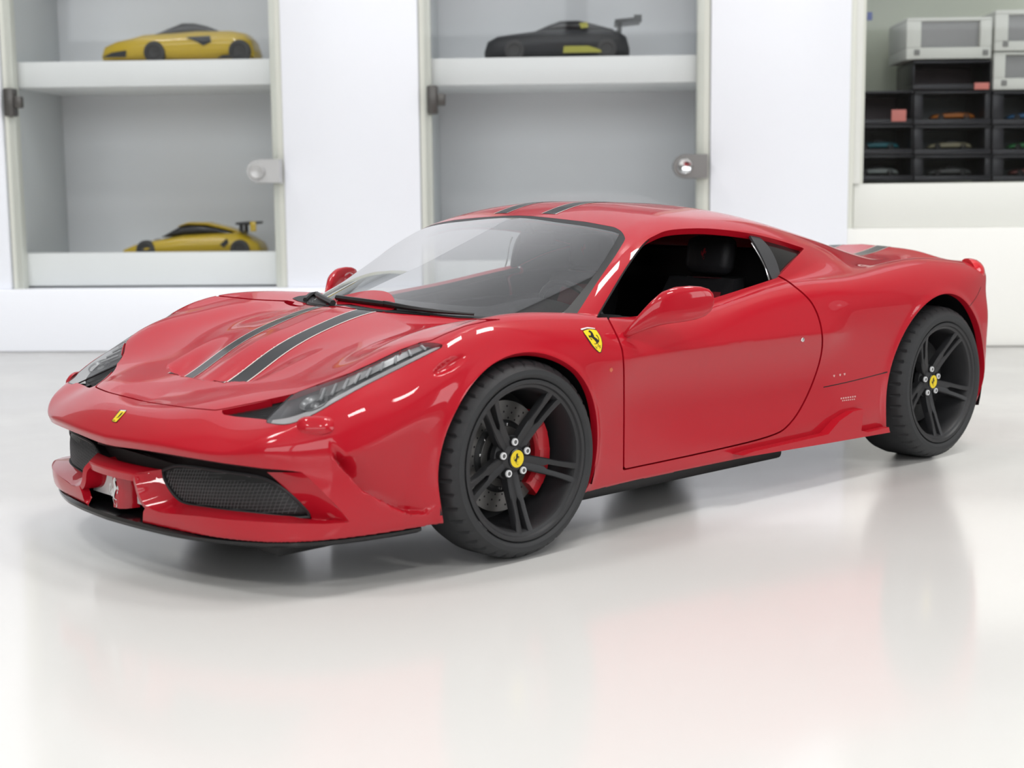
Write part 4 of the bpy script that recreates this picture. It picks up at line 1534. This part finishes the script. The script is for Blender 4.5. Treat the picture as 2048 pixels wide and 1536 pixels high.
# tail lamps and door lock buttons, side marker
for s in (1, -1):
    c = on_y((1942, 545), .835) * [1, s, 1]
    ax = Vector((-.80, s * .42, .10)).normalized(); R = ax.to_track_quat('Z', 'Y').to_matrix()
    m_ = MB(); rings = []
    for t in np.linspace(0, 1, 9):
        a = t * math.pi / 2
        r = .070 * math.cos(a) + .002
        rings.append([tuple(Vector(c) + R @ Vector((r * math.cos(u_), r * math.sin(u_), -.02 + .085 * math.sin(a)))) for u_ in np.linspace(0, 2 * math.pi, 24, endpoint=False)])
    m_.loft(rings)
    m_.build('tail_lamp', mat('tail_red', (.62, .01, .02), .15, coat=1.0) if 'tail' not in M else M['tail'], car, deg=60)
    M['tail'] = bpy.data.materials['tail_red']
for px_, r_, mt in (((1605, 679.5), .0085, 'chrome'),):
    for s in (1, -1):
        c = cast([px_])[0]; m_ = MB()
        m_.loft([[(c[0] + r * math.cos(t), s * (c[1] + h), c[2] + r * math.sin(t)) for t in np.linspace(0, 2 * math.pi, 14, endpoint=False)] for r, h in ((r_ * 1.25, -.003), (r_ * 1.2, .002), (r_, .004), (.001, .0045))], cap=False)
        m_.build('lock_button', mt, doorL if s > 0 else doorR)
decal('side_marker', [(1219, 737), (1224, 735), (1226, 740), (1222, 745), (1219, 742)], .0008, mat('marker_orange', (.55, .08, .01), .3, coat=1), car, 1.5, True)
M['print_grey'] = mat('print_pale', (.62, .36, .34), .4)
for (cx_, cy_) in ((1668, 752), (1680, 750), (1689, 748.5)):
    decal('sill_mark', [(cx_ - 2, cy_ - 2), (cx_ + 2, cy_ - 2.6), (cx_ + 1, cy_ + 2), (cx_ - 1, cy_ + 2)], .0008, 'print_grey', body, .8)
sill = []
for (x0, x1, y0, y1, w_) in ((1681, 1713, 797, 792.5, 1.6), (1684, 1711, 801.5, 798, 1.2)):
    for k in range(7):
        t0, t1 = k / 7, (k + .62) / 7
        xa, xb = x0 + (x1 - x0) * t0, x0 + (x1 - x0) * t1; ya, yb = y0 + (y1 - y0) * t0, y0 + (y1 - y0) * t1
        sill.append([(xa, ya - w_), (xb, yb - w_), (xb, yb + w_), (xa, ya + w_)])
decal('sill_lettering', sill, .0008, 'print_grey', body, .6)
# dark seam behind the door
sm2 = cast(smooth_poly([(1962, 574), (1952, 595), (1938, 614)], False, 5))
sm = cast(smooth_poly([(1647, 774.5), (1700, 763), (1775, 744)], False, 5))
for s in (1, -1):
    m_ = MB(); m_.tube([tuple((p - [0, .0015, 0]) * [1, s, 1]) for p in sm], .0030, 5); m_.build('panel_seam', 'dark', body)
    m_ = MB(); m_.tube([tuple(p * [1, s, 1]) for p in sm2], .0013, 5); m_.build('panel_seam', 'dark', body)

# side skirts with their upswept fin
SK = [(.14, .196), (.06, .203), (-.25, .210), (-.42, .214), (-.50, .262), (-.60, .292), (-.68, .294), (-.665, .20), (-.72, .186), (-.88, .190), (-.89, .165), (-.42, .176), (.06, .186)]
for s in (1, -1):
    m_ = MB()
    n = len(SK)
    yo = [float(W_f(np.array([x_]), np.array([z_]))[0]) for x_, z_ in SK]
    outv = [(x_, s * (.958 + .014 * (x_ < -.3)), z_) for x_, z_ in SK]
    inv = [(x_, s * .86, z_) for x_, z_ in SK]
    m_.add(outv + inv, [tuple(range(n)), tuple(range(n, 2 * n))] + [(i, (i + 1) % n, n + (i + 1) % n, n + i) for i in range(n)])
    m_.build('side_skirt', 'red', car, smooth=False)

# underbody; its lower boxes are added to deepen the dark below the car
q = MB(); q.box((0, 0, .172), (3.3, 1.60, .03), .008); q.box((.26, 0, .125), (1.36, 1.48, .085), .02); q.box((1.93, 0, .118), (.42, 1.30, .07), .03); q.build('underbody', 'black', car)

# cabin
M['leather'] = mat('black_leather', (.026, .026, .029), .5, bump=(900, .25, .0004))
M['red_fabric'] = mat('red_seat_cloth', (.45, .03, .045), .6)
q = MB(); q.box((.15, 0, .24), (2.1, 1.46, .10), .03); q.build('cabin_floor', 'black', car)
q = MB(); q.box((-.62, 0, .62), (.10, 1.40, .72), .03, ); q.build('bulkhead', 'black', car)
for s in (1, -1):
    q = MB(); q.box((.20, s * .80, .48), (1.5, .05, .50), .02); q.build('door_card', 'black', car)
# dark lining inside roof, pillars and doors
ln = clip(skin, np.maximum.reduce([skin[0][:, 0] - 1.02, -.95 - skin[0][:, 0], .55 - skin[0][:, 2]]))
panel('cabin_lining', sub(ln, -.018), 'black', body, 0)
panel('door_lining', sub(door, -.022), 'black', doorL, 0, 'left')
panel('door_lining', sub(door, -.022), 'black', doorR, 0, 'right')
# scuttle tray under the foot of the screen
q = MB(); rings = []
for y in np.linspace(-.76, .76, 25):
    xf = 1.35 - .93 * y * y
    rings.append([(xf, y, .792), (xf - .20, y, .772), (min(xf - .3, .75), y, .760), (min(xf - .3, .75), y, .72), (xf - .01, y, .72)])
q.loft(rings); q.build('scuttle_tray', 'matte_black', car, deg=50)
# dashboard
q = MB(); rings = []
for y in np.linspace(-.74, .74, 17):
    hump = .055 * math.exp(-((y - .36) / .17) ** 2); k = .10 * (abs(y) / .74) ** 2
    rings.append([(1.02 - k * 2, y, .62), (1.16 - k * 3.2, y, .765 - .01), (.95 - k * 1.5, y, .775), (.72 - k, y, .775 + hump), (.60 - k * .4, y, .755 + hump), (.56, y, .70 + hump * .5), (.60, y, .60), (.66, y, .42)])
q.loft(rings); q.build('dashboard', 'leather', car, deg=50)
q = MB(); q.box((.15, 0, .40), (1.1, .22, .24), .04); q.build('centre_tunnel', 'leather', car)
# steering wheel
q = MB()
cx, cy, cz = .50, .37, .72
ang = math.radians(22)
ring = [(cx - .19 * math.sin(ang) * math.sin(t) * -1, cy + .175 * math.cos(t), cz + .175 * math.sin(t) * math.cos(ang)) for t in np.linspace(0, 2 * math.pi, 33)]
q.tube(ring, .014, 8, False)
q.box((cx + .01, cy, cz), (.04, .10, .09), .02)
for t in (0, math.pi, -math.pi / 2):
    q.tube([(cx, cy, cz), (cx, cy + .17 * math.cos(t), cz + .17 * math.sin(t))], .012, 6)
q.tube([(cx, cy, cz), (cx + .2, cy, cz - .05)], .03, 8)
q.build('steering_wheel', 'black', car)


def seat(y):
    cush = MB()
    cush.box((.10, y, .34), (.52, .44, .14), .05)
    for s_ in (1, -1):
        cush.box((.10, y + s_ * .20, .40), (.50, .09, .14), .04)
    st = cush.build('seat', 'leather', car, deg=50)
    # backrest: leaning loft with bolsters
    m_ = MB(); rings = []
    for t in np.linspace(0, 1, 9):
        z_ = .36 + .50 * t; x_ = -.14 - .20 * t
        w_ = .24 - .03 * t - .03 * max(0, t - .7) * 3; bl = .075 * (1 - .5 * t)
        rings.append([(x_ + bl, y - w_, z_), (x_ + .02, y - w_ * .62, z_), (x_, y, z_), (x_ + .02, y + w_ * .62, z_), (x_ + bl, y + w_, z_), (x_ - .03, y + w_ * 1.02, z_), (x_ - .11, y + w_ * .7, z_), (x_ - .11, y - w_ * .7, z_), (x_ - .03, y - w_ * 1.02, z_)])
    m_.loft(rings); m_.build('backrest', 'leather', st, deg=60)
    m_ = MB(); rings = []
    for t in np.linspace(0, 1, 8):
        z_ = .40 + .40 * t; x_ = -.138 - .175 * t; w_ = .135 - .02 * t
        rings.append([(x_ + .020, y - w_, z_), (x_ + .012, y, z_), (x_ + .020, y + w_, z_), (x_ - .02, y + w_, z_), (x_ - .02, y - w_, z_)])
    m_.loft(rings); m_.build('backrest_centre', 'red_fabric', st, deg=50)
    m_ = MB()
    m_.box((-.37, y, .955), (.09, .25, .17), .04, Matrix.Rotation(math.radians(-10), 3, 'Y'))
    hd_ = m_.build('headrest', 'leather', st, deg=50)
    flat_glyph('headrest_horse', horse_unit(), lambda u, v: (-.322 - .17 * v * .06, y - u * .045, .965 + v * .05), 'red_fabric', hd_)
    m_ = MB(); m_.tube([(-.325, y - .10, .862), (-.325, y + .10, .862)], .006, 6); m_.build('headrest_piping', 'chrome', st)


seat(.37); seat(-.37)
q = MB()
q.box((-.05, 0, 1.125), (.42, .80, .01), .004); q.build('headliner', 'black', car)


# ------------------------------------------------------------------ small model cars and boxes in the cabinets
KP = 1 / 247.0                     # car metres per photograph pixel at the shelves


def local_empty(name, loc, label, cat_, group=None):
    o = empty(name, loc, math.atan2(E_[1], E_[0]), label, cat_, group)
    return o


def lbuild(mb, name, mt, root, deg=45):
    """build a part given in the thing's own frame (x along the cabinet, -y out towards the table)"""
    o = mk(name, mb.V, mb.F, mt, None)
    bm = bmesh.new(); bm.from_mesh(o.data); bmesh.ops.recalc_face_normals(bm, faces=bm.faces[:]); bm.to_mesh(o.data); bm.free()
    auto(o, deg)
    o.parent = root
    return o


def ringsec(x, z0, z1, w, p=3.2, n=16):
    out = []
    zc, hz = (z0 + z1) / 2, (z1 - z0) / 2
    for k in range(n):
        a = 2 * math.pi * k / n
        c, s_ = math.cos(a), math.sin(a)
        out.append((x, w * math.copysign(abs(c) ** (2 / p), c), zc + hz * math.copysign(abs(s_) ** (2 / p), s_)))
    return out


def mini(name, loc, label, prof, cabin, wheels, mt, group, w=52, zb=5, extras=None, kp=KP, glass_mt='gloss_black', wr=19):
    """toy car: prof = [(x, top)] in pixels, cabin = [(x, bottom, top)], wheels = [x, x]; nose towards -x"""
    root = local_empty(name, loc, label, 'toy car', group)
    m_ = MB()
    xs = [p[0] for p in prof]; L0, L1 = min(xs), max(xs)
    rings = []
    for x, t in prof:
        e = min((x - L0), (L1 - x)) / (L1 - L0)
        ww = w * (.72 + .28 * min(1, e * 9) ** .5)
        rings.append([(a * kp, b * kp, c * kp) for a, b, c in ringsec(x, zb, t, ww)])
    m_.loft(rings); lbuild(m_, 'body', mt, root)
    m_ = MB()
    m_.loft([[(a * kp, b * kp, c * kp) for a, b, c in ringsec(x, b0, t, w * .76 - (t - b0) * .35, 2.6)] for x, b0, t in cabin])
    lbuild(m_, 'cabin', glass_mt, root)
    for x in wheels:
        for s in (1, -1):
            m_ = MB()
            m_.lathe([(.01 * kp, -6 * kp), (wr * .55 * kp, -7 * kp), (wr * .62 * kp, -9 * kp), (wr * .95 * kp, -8 * kp), (wr * kp, -5 * kp), (wr * kp, 6 * kp), (wr * .9 * kp, 9 * kp), (wr * .6 * kp, 9 * kp), (.01 * kp, 7 * kp)], 20, 'y', (x * kp, s * (w - 7) * kp, wr * kp))
            lbuild(m_, 'wheel', 'toy_wheel', root)
    for nm, mt2, fn in (extras or []):
        m_ = MB(); fn(m_, kp); lbuild(m_, nm, mt2, root)
    return root


M['toy_wheel'] = mat('toy_wheel', (.05, .048, .048), .5)
M['toy_yellow'] = mat('toy_yellow', (.66, .45, .02), .35, coat=.6)
M['toy_black'] = mat('toy_black', (.022, .023, .026), .4)
M['toy_lime'] = mat('toy_lime', (.42, .40, .05), .4)


def at_shelf(x, h, d):
    return cab(cpx(x, 300, d)[0], h, d)


def flat(poly, y):
    """thin plate on the near side, polygon in pixels (x, z)"""
    def f(m_, k):
        m_.prism([(a * k, b * k) for a, b in poly], y * k, (y + 3) * k, 'y')
    return f


g1 = 'toy cars on the cabinet shelves'
mini('toy_car', at_shelf(374, sh1, -.62), 'yellow toy supercar with dark roof on the upper shelf', [(-155, 22), (-148, 38), (-125, 47), (-95, 53), (-70, 60), (-35, 62), (0, 63), (40, 66), (75, 66), (110, 65), (135, 60), (148, 46), (154, 25)],
     [(-48, 55, 58), (-25, 55, 70), (5, 55, 83), (30, 55, 82), (55, 55, 76), (90, 55, 62)], [-44, 128], 'toy_yellow', None, 54, 7,
     [('side_intake', 'toy_black', flat([(22, 50), (70, 52), (72, 40), (56, 33), (45, 40)], -56)), ('front_intake', 'toy_black', flat([(-150, 13), (-103, 13), (-100, 26), (-130, 22)], -54)),
      ('rear_diffuser', 'toy_black', flat([(82, 8), (150, 8), (150, 14), (95, 14)], -55))], wr=22)
mini('toy_car', at_shelf(386, ft1 - .075, -.62), 'yellow toy coupe with rear wing on the lower shelf', [(-143, 22), (-120, 31), (-90, 38), (-60, 43), (-20, 50), (20, 52), (60, 54), (95, 56), (120, 44), (136, 34), (141, 24)],
     [(-62, 45, 47), (-42, 45, 60), (-20, 45, 72), (15, 45, 74), (50, 45, 68), (90, 45, 54)], [-92, 102], 'toy_yellow', None, 52, 8,
     [('roof', 'toy_yellow', lambda m_, k: m_.loft([[(a * k, b * k, c * k) for a, b, c in ringsec(x, z0, z1, 30)] for x, z0, z1 in ((-30, 66, 68), (-10, 70, 75.5), (30, 68, 75), (70, 58, 65), (100, 50, 55))])),
      ('rear_wing', 'toy_black', lambda m_, k: (m_.box((112 * k, 0, 72 * k), (34 * k, 100 * k, 5 * k), 1 * k), m_.box((100 * k, -22 * k, 62 * k), (8 * k, 4 * k, 20 * k)), m_.box((100 * k, 22 * k, 62 * k), (8 * k, 4 * k, 20 * k)))),
      ('wing_endplate', 'toy_yellow', lambda m_, k: m_.box((131 * k, -50 * k, 66 * k), (12 * k, 3 * k, 20 * k), 1 * k)),
      ('side_intake', 'toy_black', flat([(62, 30), (76, 42), (80, 34), (70, 24)], -53))], glass_mt='toy_glass' if 'toy_glass' in M else 'gloss_black', wr=20)
mini('toy_car', at_shelf(1118, sh2, -.62), 'black toy racing car with tall rear wing and lime trim', [(-146, 22), (-140, 40), (-120, 50), (-90, 54), (-55, 58), (-25, 62), (40, 62), (85, 62), (118, 58), (135, 46), (141, 24)],
     [(-45, 55, 58), (-22, 55, 70), (5, 55, 80), (40, 55, 80), (65, 55, 74), (110, 55, 60)], [-86, 96], 'toy_black', None, 54, 6,
     [('rear_wing', 'toy_black', lambda m_, k: (m_.box((138 * k, 0, 76 * k), (52 * k, 108 * k, 5 * k), 1 * k, Matrix.Rotation(math.radians(-5), 3, 'Y')), m_.box((122 * k, -25 * k, 66 * k), (8 * k, 5 * k, 22 * k)), m_.box((122 * k, 25 * k, 66 * k), (8 * k, 5 * k, 22 * k)),
                                             m_.box((157 * k, -54 * k, 77 * k), (15 * k, 3 * k, 14 * k)))),
      ('roof_sticker', 'toy_lime', flat([(42, 70), (58, 72), (60, 62), (46, 60)], -50)), ('sill_stripe', 'toy_lime', flat([(12, 26), (60, 26), (84, 18), (86, 13), (10, 13)], -56))], wr=20)

# boxes in the right-hand cabinet
M['box_white'] = mat('white_box', (.70, .71, .66), .5)
M['box_grey'] = mat('grey_window', (.30, .30, .30), .3)
M['case_black'] = mat('case_black', (.014, .014, .018), .35)
M['case_grey'] = mat('case_backing', (.060, .068, .072), .4)
M['case_plum'] = mat('case_plum', (.085, .05, .06), .4)
M['screw'] = mat('grey_screw', (.25, .25, .24), .5)
M['tag_pink'] = mat('tag_pink', (.62, .20, .17), .5)


def rect(x0, y0, x1, y1, d):
    a = cpx(x0, y1, d); b = cpx(x1, y0, d)
    return a[0], b[0], a[1], b[1]


def storage_box(x0, y0, x1, y1, w, label, win):
    d = -.42
    a, b, h0, h1 = rect(x0, y0, x1, y1, d)
    root = empty('storage_box', cab((a + b) / 2, h0, d - .4), 0, label, 'box', 'white storage boxes')
    m_ = MB()
    wa, wb, w0, w1 = rect(*win, d)
    cbox(m_, a, b, h0, w0, d - .7, d, .008); cbox(m_, a, b, w1, h1, d - .7, d, .008)
    cbox(m_, a, wa, w0, w1, d - .7, d, .004); cbox(m_, wb, b, w0, w1, d - .7, d, .004)
    m_.build('frame', 'box_white', root)
    cb('window', wa, wb, w0, w1, d - .10, d - .06, 'box_grey', root, 0)
    for sx in (x0 + 22, x1 - 14):
        c = cpx(sx, y1 - 14, d); m_ = MB(); cbox(m_, c[0] - .022, c[0] + .022, c[1] - .022, c[1] + .022, d - .01, d + .008, .006); m_.build('screw', 'screw', root)


def case(x0, y0, x1, y1, label, back='case_grey', post=(16, 16)):
    d = -.40
    a, b, h0, h1 = rect(x0, y0, x1, y1, d)
    root = empty('display_case', cab((a + b) / 2, h0, d - .35), 0, label, 'display case', 'dark stacked display cases')
    ha = cpx(x0, y1 - 11, d)[1]
    cb('base', a, b, h0, ha, d - .65, d, 'case_black', root, .006)
    cb('lid', a, b, h1 - .018, h1, d - .65, d, 'case_black', root, .004)
    pa, pb = cpx(x0 + post[0], y1, d)[0], cpx(x1 - post[1], y1, d)[0]
    cb('post', a, pa, ha, h1 - .018, d - .65, d - .02, 'case_black', root, .004)
    cb('post', pb, b, ha, h1 - .018, d - .65, d - .02, 'case_black', root, .004)
    cb('backing', pa, pb, ha, h1 - .018, d - .65, d - .60, back, root, 0)
    return root, ha, d


storage_box(1812, 33, 1985, 119, 0, 'white box with grey window standing above the plum case', (1842, 40, 1962, 95))
storage_box(1989, 18, 2110, 102, 0, 'white box with grey window, topmost of its pair', (2016, 27, 2090, 82))
storage_box(1986, 103, 2110, 180, 0, 'white box with grey window, undermost of its pair', (2010, 108, 2090, 156))
rows = ((181, 250), (250, 310), (310, 363))
cases = {}
cols = ((1690, 1827, (16, 4)), (1828, 1984, (18, 14)), (1985, 2120, (22, 14)))
names = (('dark display case with a pink tag by the cabinet frame', 'dark display case holding a teal toy car', 'dark display case holding a pale grey toy car'),
         ('dark display case holding an orange toy car', 'dark display case holding a beige toy car', 'dark display case holding a grey toy car'),
         ('dark display case holding a blue toy car', 'dark display case holding a green toy car', 'dark display case holding a plum toy car'))
cases['p'] = case(1826, 120, 1984, 180, 'plum coloured display case lying under a white box', 'case_plum', (4, 4))
for i, (x0, x1, post) in enumerate(cols):
    for j, (y0, y1) in enumerate(rows):
        cases[(i, j)] = case(x0, y0, x1, y1, names[i][j], 'case_plum' if (i, j) == (0, 0) else 'case_grey', post)
SP = [(-40, 7), (-34, 11), (-14, 14), (10, 15), (28, 14), (38, 11), (41, 7)]
SCN = [(-14, 12, 13), (-4, 12, 20), (8, 12, 21), (24, 12, 14)]
for (i, j, x, col, nm) in ((0, 1, 1752, (.03, .20, .24), 'teal'), (0, 2, 1752, (.34, .38, .36), 'pale grey'), (1, 0, 1901, (.55, .17, .02), 'orange'), (1, 1, 1896, (.42, .38, .24), 'beige'), (1, 2, 1897, (.13, .135, .13), 'grey'),
                           (2, 0, 2052, (.04, .16, .34), 'blue'), (2, 1, 2056, (.06, .30, .10), 'green'), (2, 2, 2062, (.25, .10, .09), 'plum')):
    r_, ha, d = cases[(i, j)]
    mini('tiny_car', cab(cpx(x, 300, d - .28)[0], ha, d - .28), 'tiny %s toy car inside a dark display case' % nm, SP, SCN, [-24, 24], mat('tiny_' + nm.replace(' ', '_'), col, .4), None, 18, 3, None, KP * 1.04, 'toy_black', 6)
for (i, j, x0, y0, x1, y1, nm) in ((0, 0, 1783, 219, 1813, 243, 'coral price tag in the case beside the cabinet frame'), ('p', 0, 1949, 165, 1979, 179, 'pink price tag on the plum display case')):
    d = -.40
    a, b, h0, h1 = rect(x0, y0, x1, y1, d + .015)
    o = cb('price_tag', a, b, h0, h1, d + .002, d + .012, 'tag_pink', None, .002)
    tag(o, nm, 'tag', 'price tags')
a, b, h0, h1 = rect(1732, 25, 1743, 42, -.2)
o = cb('blue_sticker', a, b, h0, h1, -.168, -.160, mat('blue_sticker', (.06, .09, .28), .4), None, .002)
tag(o, 'small blue sticker on the sliding glass door', 'sticker')

# white block standing in for the lit table seen under the sill, not built
m_ = MB(); m_.box((-.62, .62, .055), (.30, .10, .125), .008)
